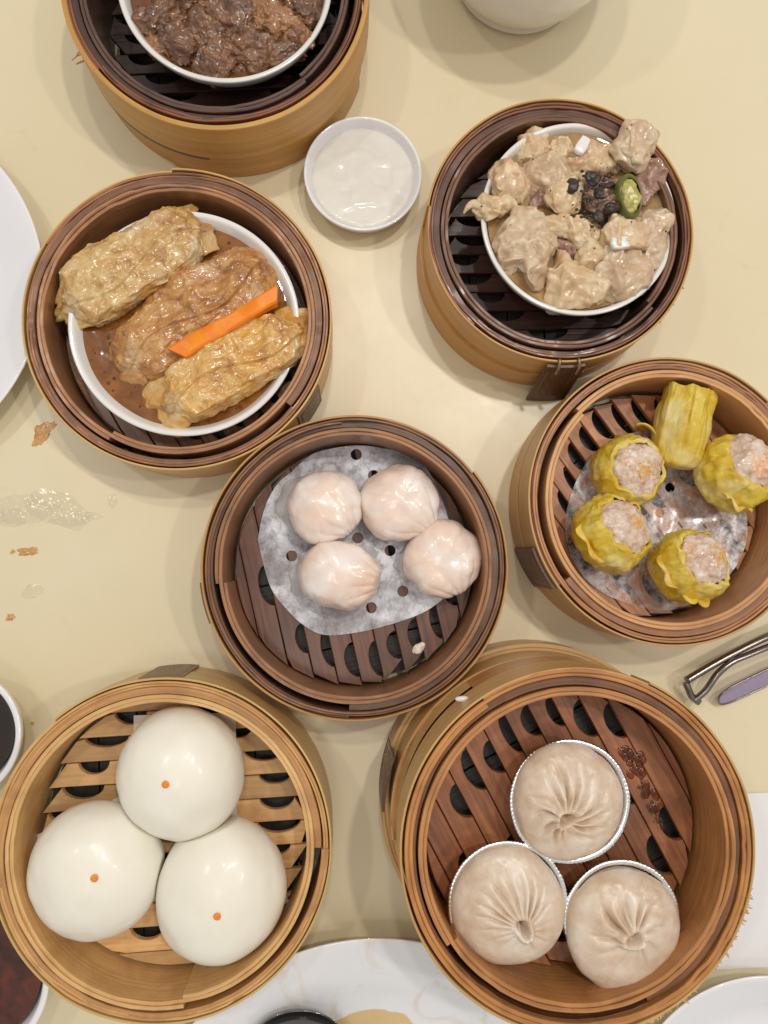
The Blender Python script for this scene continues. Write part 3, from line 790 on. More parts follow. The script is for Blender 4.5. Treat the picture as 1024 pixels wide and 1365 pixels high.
# --- siu mai ------------------------------------------------------------
zs = FL['siumai'] + .12
crinkled_paper('paper_liner', 'wet see-through paper liner under the yellow siu mai',
    [(875 + 121 * math.cos(a) * (1 + .03 * math.sin(3 * a)), 692 + 121 * math.sin(a) * (1 + .02 * math.cos(5 * a))) for a in np.linspace(0, 2 * PI, 26, endpoint=False)],
    [(893, 650), (879, 684), (857, 726), (930, 720), (850, 640), (905, 780)], 6.5, zs, paper_mat('soaked_liner_paper', .40, .60, .85, .12, (234, 235, 240), sc=95), 9)
M_SKIN = organic('yellow_wonton_skin', [(.25, (198, 150, 20)), (.48, (216, 180, 50)), (.75, (224, 202, 104))], 85, .46, .16, .30, (1, .8, .35), .003, 300, .4, .0007, vor=(260, .2, .0007), bumpcoat=True,
                 spots=(55, .48, .66, (226, 206, 146), .75), coat_r=.12)
M_FILL = organic('pork_filling', [(.28, (188, 152, 132)), (.5, (214, 190, 170)), (.74, (230, 216, 202))], 130, .35, .5, .3, (1, .5, .35), .004, 500, .5, .0008, vor=(260, .3, .001), coat_r=.08, bumpcoat=True, spots=(38, .56, .68, (226, 160, 90), .55))
M_ROE = organic('orange_roe', [(.3, (226, 154, 76)), (.7, (236, 190, 112))], 300, .4, .3, .3, (1, .5, .2), .002)
def ruffle(th, seed, fr=(5, 8, 13), am=(1, .7, .45)):
    rng = random.Random(seed); s = 0
    for f, a in zip(fr, am): s = s + a * np.cos(f * th + rng.uniform(0, 6.28) + .6 * np.sin(2 * th + rng.uniform(0, 6)))
    return s / sum(am)
def siumai(label, px, zc, R, H, lean_dir, lean, seed, ruf=.2, roe=True, fill_off=(0, 0), top_open=1.0, pleat=0.0, spin=0.0, fill_r=.82, fill_h=.42, flaps=()):
    c = pix(px[0], px[1], zc)
    n, m = 160, 48
    th = np.linspace(0, 2 * PI, n, endpoint=False); s = np.linspace(0.004, 1, m)
    prof = smooth_profile([(.0, 0), (.74, 0), (.96, .1), (1.04, .42), (1.05, .72), (1.0 * top_open, .98), (.92 * top_open, 1.08), (.80 * top_open, 1.03)])
    tt = np.linspace(0, 1, len(prof)); pr = np.interp(s, tt, prof[:, 0]); pz = np.interp(s, tt, prof[:, 1])
    TH, S = np.meshgrid(th, s, indexing='ij')
    rf = ruffle(TH, seed); rf2 = ruffle(TH, seed + 50, (9, 14, 21))
    fold = np.abs(np.sin(3.5 * TH + seed + .8 * np.sin(TH * 2 + seed))) ** .6 - .6       # soft lobes with sharp creases between them
    amp = ruf * sstep(.3, .9, S) + pleat * sstep(.25, .5, S)
    r = R * pr[None, :] * (1 + .8 * amp * rf + .3 * amp * rf2 + (.55 * amp + .03) * fold)
    X = r * np.cos(TH + .5 * amp * rf2); Y = r * np.sin(TH + .5 * amp * rf2)
    Z = H * pz[None, :] + R * (.12 + .3 * ruf) * sstep(.55, 1, S) * ruffle(TH, seed + 9, (2, 5, 9)) + 0 * TH
    V = np.stack([X, Y, Z], 2).reshape(-1, 3)
    off = seed * 2.1
    V[:, :2] *= (1 + .09 * fbm(V * .9 + off, seed, 3) + .05 * ridge(V * 1.3 + off, seed + 2, 2) + .018 * fbm(V * 4 + off, seed + 4, 2))[:, None]
    V[:, :2] *= (1 + .085 * (crease(V * np.array((1.2, 1.2, .55)) + off, seed + 6, 3) - .3))[:, None]
    edge = sstep(.75, 1, S).ravel()
    V[:, 2] += .09 * fbm(V * 1.6 + off, seed + 5, 2) + edge * .12 * fbm(V * 2.0 + off, seed + 7, 2); V[:, :2] *= (1 + .08 * edge * fbm(V * 2.4 + off, seed + 8, 2))[:, None]
    t = thing('siu_mai', label, 'dumpling', (c.x, c.y, zc), 'yellow siu mai in the light brown steamer')
    ax = Vector((-math.sin(lean_dir), math.cos(lean_dir), 0))
    q = Quaternion(ax, lean) @ Quaternion((0, 0, 1), spin)
    # root sits at the lowest point so that the tilted base still rests on the floor
    mat = np.array(q.to_matrix()); low = (V @ mat.T)[:, 2].min()
    t.rotation_mode = 'QUATERNION'; t.rotation_quaternion = q
    t.location = Vector((c.x, c.y, FL['siumai'] + .2 - low)) * CM
    o = mesh_obj('wrapper', V, grid_faces(n, m, True), M_SKIN, t)
    sm = o.modifiers.new('s', 'SOLIDIFY'); sm.thickness = .0005; sm.offset = -1
    for (fa, fw, fl, fz) in flaps:                     # loose torn corners of the wrapper
        nn, mm = 22, 12; W = []
        for i in range(nn):
            f = -1 + 2 * i / (nn - 1)
            for j in range(mm):
                q = j / (mm - 1); a = fa + f * fw * (1 - .35 * q) ; rr = R * (1.0 + fl * q + .10 * math.sin(5 * f + seed) * q)
                W.append((rr * math.cos(a), rr * math.sin(a), H * (fz + .42 * q - .30 * q * q) + .12 * math.sin(4 * f + 2 * seed + q) * q))
        fo = mesh_obj('wrapper_flap', W, grid_faces(nn, mm), M_SKIN, t)
        sm = fo.modifiers.new('s', 'SOLIDIFY'); sm.thickness = .0009
    P, Fc = blob_mesh((R * fill_r * .99, R * fill_r * .99, H * fill_h * 1.25), 36, 0, ((.8, .22), (2.2, .16), (5, .08), (9, .035)), seed + 3, rid=(1.4, .09))
    P = P + np.array((fill_off[0], fill_off[1], H * .80))
    mesh_obj('filling', P, Fc, M_FILL, t)
    if roe:
        rng = random.Random(seed); parts = []
        C, D, F6 = cubesphere(3)
        pts = P[P[:, 2] > H * (.9 + fill_h * .6)] if (P[:, 2] > H * (.9 + fill_h * .6)).any() else P
        for i in range(130):
            a = rng.uniform(0, 6.28); rr = abs(rng.gauss(0, .42))
            x, y = fill_off[0] + .15 + rr * math.cos(a), fill_off[1] - .2 + rr * math.sin(a)
            k = np.argmin((P[:, 0] - x) ** 2 + (P[:, 1] - y) ** 2 - .0 + np.where(P[:, 2] < H * .95, 9, 0))
            parts.append((D * rng.uniform(.025, .07) + P[k], F6))
        V, Fc = merge(parts); o = mesh_obj('roe', V, Fc, M_ROE, t); o['kind'] = 'stuff'
    return t
siumai('siu mai standing upright, nearest the upper left slats', (826, 631), FL['siumai'] + .6, 2.0, 2.3, math.radians(10), .14, 31, ruf=.07, fill_r=.82, fill_h=.40, fill_off=(.05, -.05), top_open=.90)
siumai('siu mai touching the left wall, with an open wrapper frill', (788, 723), FL['siumai'] + .6, 2.1, 2.4, math.radians(38), .62, 44, ruf=.12, fill_r=.83, fill_h=.46, flaps=((3.6, .7, .22, .42),), top_open=.92)
siumai('siu mai at the right edge, with pork bulging out of it', (944, 650), FL['siumai'] + .6, 2.1, 2.6, math.radians(42), .66, 52, ruf=.10, fill_r=.85, fill_h=.55, fill_off=(.15, .1), flaps=((4.4, .6, .15, .4),), top_open=.93)
siumai('siu mai in the lower middle, with a ruffled collar of torn wrapper', (889, 768), FL['siumai'] + .6, 2.0, 2.6, math.radians(46), .58, 67, ruf=.16, fill_r=.82, fill_h=.5, flaps=((3.4, .6, .25, .5), (4.6, .6, .15, .45)), top_open=.92)
siumai('siu mai lying on its side at the top, showing pleated yellow wrapper', (897, 624), FL['siumai'] + 1.5, 1.42, 4.5, math.radians(80), 1.45, 73, ruf=.12, pleat=.05, roe=False, top_open=.98, fill_r=.8, fill_h=.12, flaps=((2.5, .6, .75, .35),))

# --- custard buns ---------------------------------------------------------
M_BUN = organic('white_bun_dough', [(.3, (236, 231, 216)), (.7, (240, 236, 224))], 40, .44, .22, .3, (1, .88, .7), .006, 260, .10, .0004, coat_r=.17, detail=3)
M_DOT = organic('orange_food_dye', [(.3, (226, 124, 36)), (.7, (236, 146, 62))], 900, .5, spots=(1200, .55, .7, (206, 96, 20), .6), fstr=.05)
M_GREASE = NT('bun_paper').set(Base_Color=lin((226, 216, 204)), Roughness=.45, Alpha=.85).m
BUNS = ((243, 1030), (129, 1160), (294, 1187))
def bun(label, px, rx, ry, yaw, dot, seed):
    zb = FL['bun'] + .09; hz = 2.75
    zc = zb + 1.7
    c = pix(px[0], px[1], zc); k = plen(1, px[0], px[1], zc)
    dims = np.array((rx * k, ry * k, hz))
    C, D, Fc = cubesphere(52)
    P = D.copy(); P = P * dims
    P[:, 2] = np.where(D[:, 2] < -.15, -.15 * hz + (P[:, 2] + .15 * hz) * .52, P[:, 2])
    rr = 1 + .045 * fbm(D * 1.1 + seed, seed, 2) + .012 * fbm(D * 3.2 + seed, seed + 4, 2)
    P = P * rr[:, None]
    P = rotz(P, yaw); lo = P[:, 2].min(); P[:, 2] -= lo
    for ox, oy in BUNS:                                # flattened where it touches its neighbours
        oc = pix(ox, oy, zc); n2 = np.array((oc.x - c.x, oc.y - c.y)); dd = np.linalg.norm(n2)
        if dd < .1: continue
        n2 /= dd; q = P[:, 0] * n2[0] + P[:, 1] * n2[1]; ex = q - (dd / 2 - .02); ex = np.where(ex > 0, ex * .97, 0)
        P[:, 0] -= ex * n2[0]; P[:, 1] -= ex * n2[1]
    t = thing('custard_bun', label, 'steamed bun', (c.x, c.y, zb + .02), 'white steamed buns with orange dots')
    mesh_obj('dough', P, Fc, M_BUN, t)
    W = P + np.array((c.x, c.y, zb + .02))
    ray = (pix(dot[0], dot[1], 0) - Vector((0, 0, CAM_H))).normalized(); rel = W - np.array((0, 0, CAM_H))
    dist = np.linalg.norm(np.cross(rel, np.array(ray)), axis=1) + np.where(W[:, 2] < c.z, 9, 0)
    i = int(np.argmin(dist)); n = Vector(rotz([D[i] / dims], yaw)[0]).normalized()
    # dot: a thin cap of dye soaked onto the dough
    q = n.to_track_quat('Z', 'Y'); nn, mm = 24, 5; V = []
    for a in range(nn):
        for b in range(mm):
            r = .20 * (b + .02) / (mm - 1) * (1 + .03 * math.sin(3 * a / nn * 6.28 + seed)); zz = .06 - .03 * (b / (mm - 1)) ** 3 - r * r * .16
            V.append(Vector(P[i]) + q @ Vector((r * math.cos(2 * PI * a / nn), r * math.sin(2 * PI * a / nn), zz)))
    mesh_obj('dye_dot', V, grid_faces(nn, mm, True), M_DOT, t)
    return c
bun('topmost of the three smooth white buns, nearest the clasp', (243, 1030), 84, 85, .2, (221, 1045), 3)
bun('leftmost of the three smooth white buns, its paper showing at the left wall', (129, 1160), 87, 88, .5, (125, 1171), 5)
bun('bun at the lower right with the orange dot low on it, egg shaped', (294, 1187), 85, 93, -.15, (289, 1221), 8)
def bun_paper(label, px, size, yaw, seed):
    c = pix(px[0], px[1], FL['bun'] + .05); n = 14; s = size
    V = np.array([(-s + 2 * s * i / n, -s + 2 * s * j / n, 0) for i in range(n + 1) for j in range(n + 1)])
    V[:, 2] = .01 + .02 * (fbm(V * .4, seed, 2) + .5)
    rim = np.maximum(np.abs(V[:, 0]), np.abs(V[:, 1])) / s; V[:, 2] += .02 * sstep(.8, 1, rim)
    o = mesh_obj('bun_paper', rotz(V, yaw), [f[::-1] for f in grid_faces(n + 1, n + 1)], M_GREASE, None, loc=c)
    tag(o, label, 'paper')
bun_paper('square paper under the topmost white bun', (247, 1020), 2.95, .02, 1)
bun_paper('square paper under the leftmost white bun', (125, 1155), 3.0, .42, 2)
bun_paper('square paper under the egg shaped white bun at lower right', (292, 1180), 2.95, .55, 3)

# --- soup dumplings in foil cups ------------------------------------------
M_XLB = organic('soup_dumpling_skin', [(.3, (198, 172, 146)), (.5, (212, 192, 170)), (.72, (224, 212, 198))], 75, .38, .3, .5, (1, .65, .45), .003, 380, .45, .0006, coat_r=.25, detail=5,
                spots=(45, .52, .7, (222, 212, 204), .5))
def soup_dumpling(label, cup_label, cup, rpx, ctr, rx, ry, knot, seed, npl, hole_dir=0.0, sector=None, twist=4.5, depthk=.42):
    zf = FL['soup'] + .06; hc = 1.7
    cc_ = pix(cup[0], cup[1], zf + hc); R = plen(rpx, cup[0], cup[1], zf + hc)
    # foil cup with a crimped wall and a rolled rim
    n = 288; a = np.linspace(0, 2 * PI, n, endpoint=False)
    prof = [(.02, .02), (R * .72, .02), (R * .75, .08), (R * .93, hc * .7), (R * .955, hc - .06), (R * .965, hc), (R * .985, hc + .05), (R * 1.03, hc + .06), (R * 1.05, hc + .01)]
    V = np.zeros((n, len(prof), 3)); wig = [0, 0, .012, .018, .010, .006, .004, .006, .008]
    nz = fbm(np.stack([np.cos(a) * 3, np.sin(a) * 3, 0 * a], 1), seed, 3)
    crim = np.cos(96 * a + 5 * nz) * (.45 + .9 * np.abs(fbm(np.stack([np.cos(a) * 7, np.sin(a) * 7, 0 * a], 1), seed + 4, 2)))
    for j, (r, z) in enumerate(prof):
        rr = r * (1 + wig[j] * crim + (.012 * nz if j > 2 else 0))
        V[:, j] = np.stack([rr * np.cos(a), rr * np.sin(a), z + .03 * nz * (j > 4) + .010 * crim * (j > 4)], 1)
    o = mesh_obj('foil_cup', V.reshape(-1, 3), grid_faces(n, len(prof), True) + [tuple(i * len(prof) for i in range(n))], M_FOIL, None, loc=(cc_.x, cc_.y, zf))
    sm = o.modifiers.new('s', 'SOLIDIFY'); sm.thickness = .0003
    tag(o, cup_label, 'foil cup', 'foil cups under the soup dumplings')
    # dumpling
    zt = 2.85; zm = zf + 1.75
    c = pix(ctr[0], ctr[1], zm); kx = plen(1, ctr[0], ctr[1], zm)
    kp = pix(knot[0], knot[1], zf + zt); ko = np.array((kp.x - c.x, kp.y - c.y))
    n, m = 260, 84
    th = np.linspace(0, 2 * PI, n, endpoint=False); s = np.linspace(.003, 1, m) ** .9
    TH, S = np.meshgrid(th, s, indexing='ij')
    phi = S * math.radians(150)
    rho = np.where(phi < PI / 2, np.sin(np.minimum(phi, PI / 2)) ** .92, np.sin(phi) * .30 + .70)
    hz = np.cos(phi); hz = np.where(hz > 0, hz * (zt - 1.7) , hz * 1.62)
    bul = 1 + .03 * np.cos(2 * TH + seed) + .02 * np.cos(3 * TH + 2 * seed)
    X = np.cos(TH) * rho * rx * kx * bul; Y = np.sin(TH) * rho * ry * kx * bul
    pull = np.clip(1 - rho, 0, 1) ** 1.1 * (phi < PI / 2)
    X = X + ko[0] * pull; Y = Y + ko[1] * pull
    # irregular pleats that twist into the knot
    wph = npl * TH + 1.3 * fbm(np.stack([np.cos(TH).ravel() * 1.5, np.sin(TH).ravel() * 1.5, 0 * TH.ravel()], 1), seed, 3).reshape(TH.shape) * 3 + twist * np.clip(.75 - rho, 0, 1)
    pl = np.abs(np.sin(wph / 2)) ** .6
    env = sstep(.13, .27, rho) * (1 - sstep(.34, .80, rho)) * (phi < PI / 2)
    str_ = .75 + .6 * vnoise(np.stack([np.cos(TH).ravel() * 1.2, np.sin(TH).ravel() * 1.2, 0 * TH.ravel()], 1) + 7, seed + 2).reshape(TH.shape)
    if sector is not None: str_ = str_ * (.45 + .8 * sstep(-.5, .6, np.cos(TH - math.radians(sector))))
    Z = 1.7 + hz + depthk * env * str_ * (pl - .66)
    kr = rho * (1 + .22 * np.cos(2 * TH + hole_dir) + .10 * np.cos(3 * TH + seed))
    Z += .26 * np.exp(-((kr - .155) / .05) ** 2) * (1 + .7 * np.cos(TH - hole_dir)) * (phi < PI / 2) - 1.2 * np.exp(-(kr / .075) ** 4) * (phi < PI / 2)
    V = np.stack([X, Y, Z], 2).reshape(-1, 3)
    V += .05 * np.stack([fbm(V * 1.1 + seed, seed + i, 2) for i in range(3)], 1) + .018 * fbm(V * 3.2, seed + 9, 2)[:, None]
    V[:, 2] = np.maximum(V[:, 2], .08)
    rad = np.hypot(V[:, 0] + c.x - cc_.x, V[:, 1] + c.y - cc_.y)      # stay inside the cup below its rim
    lim = R * (.70 + .25 * np.clip(V[:, 2] / hc, 0, 1)) - .03
    fac = np.where((V[:, 2] < hc) & (rad > lim), lim / np.maximum(rad, 1e-6), 1)
    V[:, 0] = (V[:, 0] + c.x - cc_.x) * fac + cc_.x - c.x; V[:, 1] = (V[:, 1] + c.y - cc_.y) * fac + cc_.y - c.y
    o = mesh_obj('soup_dumpling', V, grid_faces(n, m, True) + [tuple(i * m for i in range(n)), tuple(i * m + m - 1 for i in range(n))[::-1]], M_XLB, None, loc=(c.x, c.y, zf + .05))
    bpy_fix(o)
    tag(o, label, 'dumpling', 'soup dumplings in foil cups')
soup_dumpling('topmost soup dumpling, with a round open hole in its pleats', 'foil cup of the topmost soup dumpling', (760, 1068), 77.5, (756, 1067), 76, 75, (752, 1093), 3, 13, 2.5, twist=10.0, depthk=.48)
soup_dumpling('left soup dumpling, with long fine pleats running up from its knot', 'foil cup of the left soup dumpling', (677, 1203), 76.5, (677, 1206), 75, 79, (699, 1238), 7, 18, -1.0, 100, twist=2.0)
soup_dumpling('lower right soup dumpling, bulging over its cup, with a ridge beside its hole', 'foil cup of the lower right soup dumpling', (829, 1226), 75, (829, 1237), 75, 81, (846, 1250), 12, 11, 3.3, 115, twist=-5.0, depthk=.5)

# --- bean curd rolls ------------------------------------------------------
def roll_mat(name, pale, mid, brown, amber):
    k = NT(name); oc = k.coord('Object')
    c = k.ramp(k.noise(75, 5, 0.62, oc, 1.0), [(.30, lin(brown)), (.48, lin(mid)), (.68, lin(pale))])
    c = k.mix(k.ramp(k.noise(34, 3, 0.5, oc), [(.46, (0, 0, 0, 1)), (.66, (.65, .65, .65, 1))]), c, lin(amber))
    c = k.mix(k.ramp(k.noise(420, 2, 0.5, oc), [(.58, (0, 0, 0, 1)), (.72, (.45, .45, .45, 1))]), c, lin(pale))
    c = k.mix(k.ramp(k.noise(48, 4, 0.55, oc, .6), [(.54, (0, 0, 0, 1)), (.68, (.6, .6, .6, 1))]), c, lin(tuple(int(.55 * p + .45 * q) for p, q in zip(pale, (206, 200, 186)))))
    k.l(c, k.b.inputs['Base Color'])
    k.set(Roughness=.34, Coat_Weight=.75, Coat_Roughness=.13, Subsurface_Weight=.1, Subsurface_Radius=(1, .7, .4), Subsurface_Scale=.002)
    v = k.n('ShaderNodeTexVoronoi', feature='SMOOTH_F1'); v.inputs['Scale'].default_value = 420; k.l(oc, v.inputs['Vector'])
    inv = k.n('ShaderNodeMath', operation='SUBTRACT'); inv.inputs[0].default_value = 1.0; k.l(v.outputs['Distance'], inv.inputs[1])
    k.bump(inv.outputs[0], .5, .0012); k.bump(k.noise(200, 4, .65, oc, 1.0), .55, .0012)
    k.wetfilm(oc, 200, .35)
    return k.m
M_ROLL = [roll_mat('pale_bean_curd_skin', (222, 198, 146), (200, 160, 96), (156, 100, 48), (190, 132, 58)),
          roll_mat('brown_bean_curd_skin', (210, 168, 104), (182, 124, 58), (128, 76, 30), (166, 98, 30)),
          roll_mat('golden_bean_curd_skin', (224, 194, 136), (208, 156, 76), (160, 100, 40), (220, 158, 34))]
def bean_roll(label, p0, p1, wpx, H, mat, seed, ends, zlift=0.0):
    zc = FL['roll'] + 1.75 + zlift
    a, b = pix(p0[0], p0[1], zc), pix(p1[0], p1[1], zc); c = (a + b) / 2; L = (b - a).length; yaw = math.atan2(b.y - a.y, b.x - a.x)
    W = plen(wpx, (p0[0] + p1[0]) / 2, (p0[1] + p1[1]) / 2, zc)
    t = thing('bean_curd_roll', label, 'bean curd roll', (c.x, c.y, zc - H / 2 + .1), 'bean curd rolls in amber broth')
    C, D, Fc = cubesphere(58)
    P = D * .58 + C * .38; P = P / np.abs(P).max(0) * np.array((L / 2, W / 2, H / 2))
    off = seed * 4.7
    x = P[:, 0]
    P[:, 1] *= 1 - .22 * np.abs(x / (L / 2)) ** 5; P[:, 1] += .16 * np.sin(x * .9 + seed) ; P[:, 1] *= 1 + .10 * fbm(np.stack([x * .5 + off, 0 * x, 0 * x], 1), seed, 2)
    nd = D / np.array((L / 2, W / 2, H / 2)); nd /= np.linalg.norm(nd, axis=1)[:, None]
    Q = P * np.array((1.0, 1.25, 1.0)) + off
    wr = P + .35 * np.stack([fbm(P * .9 + off, seed + 1, 2), fbm(P * .9 + off + 9, seed + 2, 2), 0 * x], 1)
    disp = .26 * fbm(Q * .55, seed, 2) + .20 * crease(wr * np.array((.75, 1.1, 1.0)) + off, seed + 5, 2) + .10 * crease(wr * 2.0 + off, seed + 8, 2) + .05 * fbm(Q * 3.2, seed + 8, 2) + .022 * fbm(Q * 8, seed + 21, 2)
    # the overlap edge of the wrapped skin
    ov = P[:, 1] - (.12 * W * np.sin(x * .8 + seed * 2) - .1 * W)
    disp += .16 * sstep(-.03, .03, ov) * (D[:, 2] > 0)
    P = P + nd * disp[:, None]
    P = rotz(P, yaw); P[:, 2] += H / 2
    mesh_obj('skin', P, Fc, mat, t)
    for (sx, length, spread, drop, s2) in ends:
        n, m = 34, 12; V = []
        rng = random.Random(s2)
        for i in range(n):
            f = -1 + 2 * i / (n - 1)
            edge = (1 - .30 * f ** 4) * (1 + .16 * math.sin(6 * f + s2) + .05 * math.sin(15 * f + 2 * s2))
            for j in range(m):
                q = j / (m - 1)
                X = sx * (L / 2 - .75 + q * (length + .75) * edge); Y = f * W / 2 * (.80 + (spread - .80) * q)
                Z = H * .42 + H * .36 * (1 - f * f) * (1 - q * .8) - drop * q * q + .10 * math.sin(f * 7 + q * 3 + s2) * (q + .3)
                V.append((X, Y, Z))
        o = mesh_obj('skin_flap', rotz(V, yaw), grid_faces(n, m), mat, t)
        sm = o.modifiers.new('s', 'SOLIDIFY'); sm.thickness = .0009; sm.offset = 0
bean_roll('pale upper bean curd roll, its left end sticking out over the bowl', (92, 412), (266, 302), 94, 1.75, M_ROLL[0], 3, [(-1, .8, .55, .45, 1), (1, .65, .8, .35, 2)], .35)
bean_roll('brown middle bean curd roll lying deepest in the broth', (162, 490), (356, 350), 92, 1.7, M_ROLL[1], 8, [(-1, .6, .8, .6, 3), (1, .6, .7, .5, 4)], .1)
bean_roll('golden lower bean curd roll, with loose flaps of skin at both ends', (224, 538), (398, 438), 90, 1.75, M_ROLL[2], 14, [(-1, 1.1, 1.0, .55, 5), (1, 1.0, .75, .2, 6)], .4)
def carrot():
    zc = FL['roll'] + 3.2
    a, b = pix(238, 471, zc), pix(369, 394, zc); c = (a + b) / 2; L = (b - a).length; yaw = math.atan2(b.y - a.y, b.x - a.x)
    n = 30; prof = [(-.5, -.5), (-.46, .36), (-.34, .5), (.34, .48), (.46, .34), (.5, -.5)]; V = []
    for i in range(n):
        f = i / (n - 1)
        for (y, z) in prof:
            y = y * (1 + .07 * math.sin(f * 5 + 1)); sk = .55 * (y + .1) * (1 if f > .5 else -1) * (abs(f - .5) * 2) ** 6
            V.append(((f - .5) * L + sk * 1.2, y * .98 + .03 * math.sin(f * 9), z * .62 + .02 * math.sin(f * 14 + y * 4)))
    Fc = [f for f in grid_faces(n, 6, False, True)] + [tuple(range(6)), tuple(range((n - 1) * 6, n * 6))[::-1]]
    m = organic('cooked_carrot', [(.3, (232, 118, 0)), (.7, (242, 144, 0))], 120, .35, .12, .0, (1, .4, .1), .003, 400, .25, .0005, bumpcoat=True)
    o = mesh_obj('carrot_stick', rotz(V, yaw), [f[::-1] for f in Fc], m, None, sharp=35, loc=(c.x, c.y, zc)); bpy_fix(o)
    tag(o, 'bright orange carrot stick between the bean curd rolls', 'carrot')
carrot()

# --- spare ribs -----------------------------------------------------------
def wet_meat(name, cols, sc=70, spots=None, sss=.45, vor=(240, .2, .0008)):
    return organic(name, cols, sc, .36, 1.0, sss, (1, .6, .4), .005, 330, .4, .0007, vor=vor, spots=spots, coat_r=.05, dist=.7, bumpcoat=True)
M_RIB = wet_meat('pale_pork_flesh', [(.26, (178, 146, 112)), (.5, (206, 180, 146)), (.76, (224, 208, 184))], 80, (42, .50, .66, (180, 134, 108), .6))
M_RIB2 = wet_meat('creamy_pork_fat', [(.26, (188, 154, 110)), (.5, (214, 186, 146)), (.76, (228, 212, 182))], 75, (46, .52, .68, (196, 146, 112), .5), .5)
M_RIBPINK = wet_meat('pinkish_pork', [(.26, (128, 92, 78)), (.5, (156, 118, 102)), (.76, (178, 142, 124))], 80)
M_BONE = organic('white_bone', [(.3, (226, 222, 220)), (.7, (236, 232, 230))], 120, .3, .4, .2)
M_BEAN = organic('black_bean', [(.3, (26, 16, 11)), (.7, (58, 38, 26))], 200, .45, .3, 0, vor=(350, .4, .001))
M_PASTE = organic('bean_paste_brown', [(.3, (46, 28, 18)), (.5, (96, 64, 40)), (.72, (168, 126, 84))], 220, .35, .8, 0, vor=(300, .5, .001), coat_r=.08)
zr = FL['rib'] + 2.8
PTS = []
def rib(label, cx, cy, wx, wy, yaw, dz, mat, seed, hz=None, bend=0.0, warp=.5, bone=None, tail=None):
    px, py = 530 + cx / 2.438, 110 + cy / 2.438
    z = zr + dz; c = pix(px, py, z); k = plen(1, px, py, z) / 2.438
    d = (wx * k * .52, wy * k * .52, hz or min(wx, wy) * k * .34)
    t = thing('rib_piece', label, 'spare rib', (c.x, c.y, z), 'pale spare rib pieces in the white bowl')
    V, Fc = blob_mesh(d, 34, .12, ((.7, .30), (1.9, .14), (4.2, .06)), seed, rid=(1.3, .17), yaw=math.radians(yaw), bend=bend, warp=warp * 1.25)
    PTS.append(V + np.array(c))
    mesh_obj('meat', V, Fc, mat, t)
    if bone:
        bx, by, bw, bh, bz, byaw = bone
        Vb, Fb = blob_mesh((bw * k / 2, bh * k / 2, .22), 12, .6, ((1.5, .06),), seed + 1, yaw=math.radians(byaw))
        bp = pix(530 + bx / 2.438, 110 + by / 2.438, z + bz)
        mesh_obj('bone', Vb + np.array(bp - c), Fb, M_BONE, t)
    if tail:
        P = []
        for (tx, ty, tz) in tail: q = pix(530 + tx / 2.438, 110 + ty / 2.438, z + tz) - c; P.append(q)
        Vt, Ft = tube(catmull(P, 6), np.linspace(.42, .08, (len(P) - 1) * 6 + 1), 12, .7)
        Vt = np.array(Vt); Vt += .06 * np.stack([fbm(Vt * 2, seed + i, 2) for i in range(3)], 1)
        mesh_obj('fat_strand', Vt, Ft, mat, t)
rib('knobbly pale rib piece at the upper left of the heap', 432, 222, 112, 92, 70, .15, M_RIB2, 1)
rib('rounded rib piece with a dark speck, just left above the black beans', 487, 290, 150, 122, 20, .5, M_RIB, 2)
rib('pale curled rib piece against the left rim of the bowl', 358, 332, 138, 128, -40, .55, M_RIB2, 3)
rib('ragged rib piece whose thin strand hangs out over the left rim', 310, 405, 130, 84, 10, .75, M_RIB2, 4, tail=[(290, 405, .2), (255, 395, .2), (232, 402, .15), (216, 425, 0)])
rib('largest smooth rib piece, broad and pale at the lower left', 420, 535, 190, 235, 15, .55, M_RIB, 5, hz=.95, warp=.65)
rib('curled rib piece like a ring, beside the black beans', 540, 372, 100, 120, 0, .75, M_RIB2, 6, bend=.2)
rib('long rib piece below the upper bone, pale and shiny', 640, 262, 200, 96, 18, .5, M_RIB2, 7, bone=(600, 205, 42, 74, .75, -30))
rib('rib piece that sticks out over the upper right rim', 770, 205, 185, 116, 38, 1.1, M_RIB, 8, warp=.6)
rib('pinkish grey rib piece right of the chili slice', 802, 312, 100, 140, 20, .45, M_RIBPINK, 9)
rib('long rib piece standing along the right rim', 822, 498, 112, 200, -12, .45, M_RIB, 10, warp=.6)
rib('yellowish rib piece with a white bone end below the chili slice', 722, 495, 130, 112, 0, .9, M_RIB2, 11, bone=(724, 522, 72, 46, .62, 8))
rib('small square rib piece in the middle of the lower heap', 626, 562, 98, 88, 0, .85, M_RIB2, 12)
rib('small amber rib piece right below the black beans', 590, 476, 110, 84, 20, .85, M_RIB2, 13)
rib('wide shiny rib piece near the lower rim', 570, 655, 200, 150, -15, .45, M_RIB2, 14, warp=.7)
rib('lumpy rib piece at the lower right of the heap', 735, 632, 170, 132, 25, .45, M_RIB, 15, warp=.6)
rib('flat rib piece at the bottom of the heap, mostly sunk in juice', 645, 700, 150, 70, 5, .05, M_RIB, 16)
rib('dark pink rib piece deep in the gap left of the ring piece', 468, 392, 110, 90, 0, .0, M_RIBPINK, 17)
rib('small round rib piece beside the upper bone', 532, 232, 82, 70, 0, .5, M_RIB2, 18)
rib('dull pink rib piece deep in the middle of the heap', 548, 540, 110, 100, 0, .1, M_RIBPINK, 19)
rib('small rib piece below the lower bone', 705, 575, 100, 80, -20, .75, M_RIB, 20)
rib('thin pointed rib piece reaching right from the largest piece', 505, 462, 130, 56, 25, .95, M_RIB2, 21)
rib('sunken rib piece under the chili slice', 690, 385, 200, 150, 0, .05, M_RIBPINK, 22)
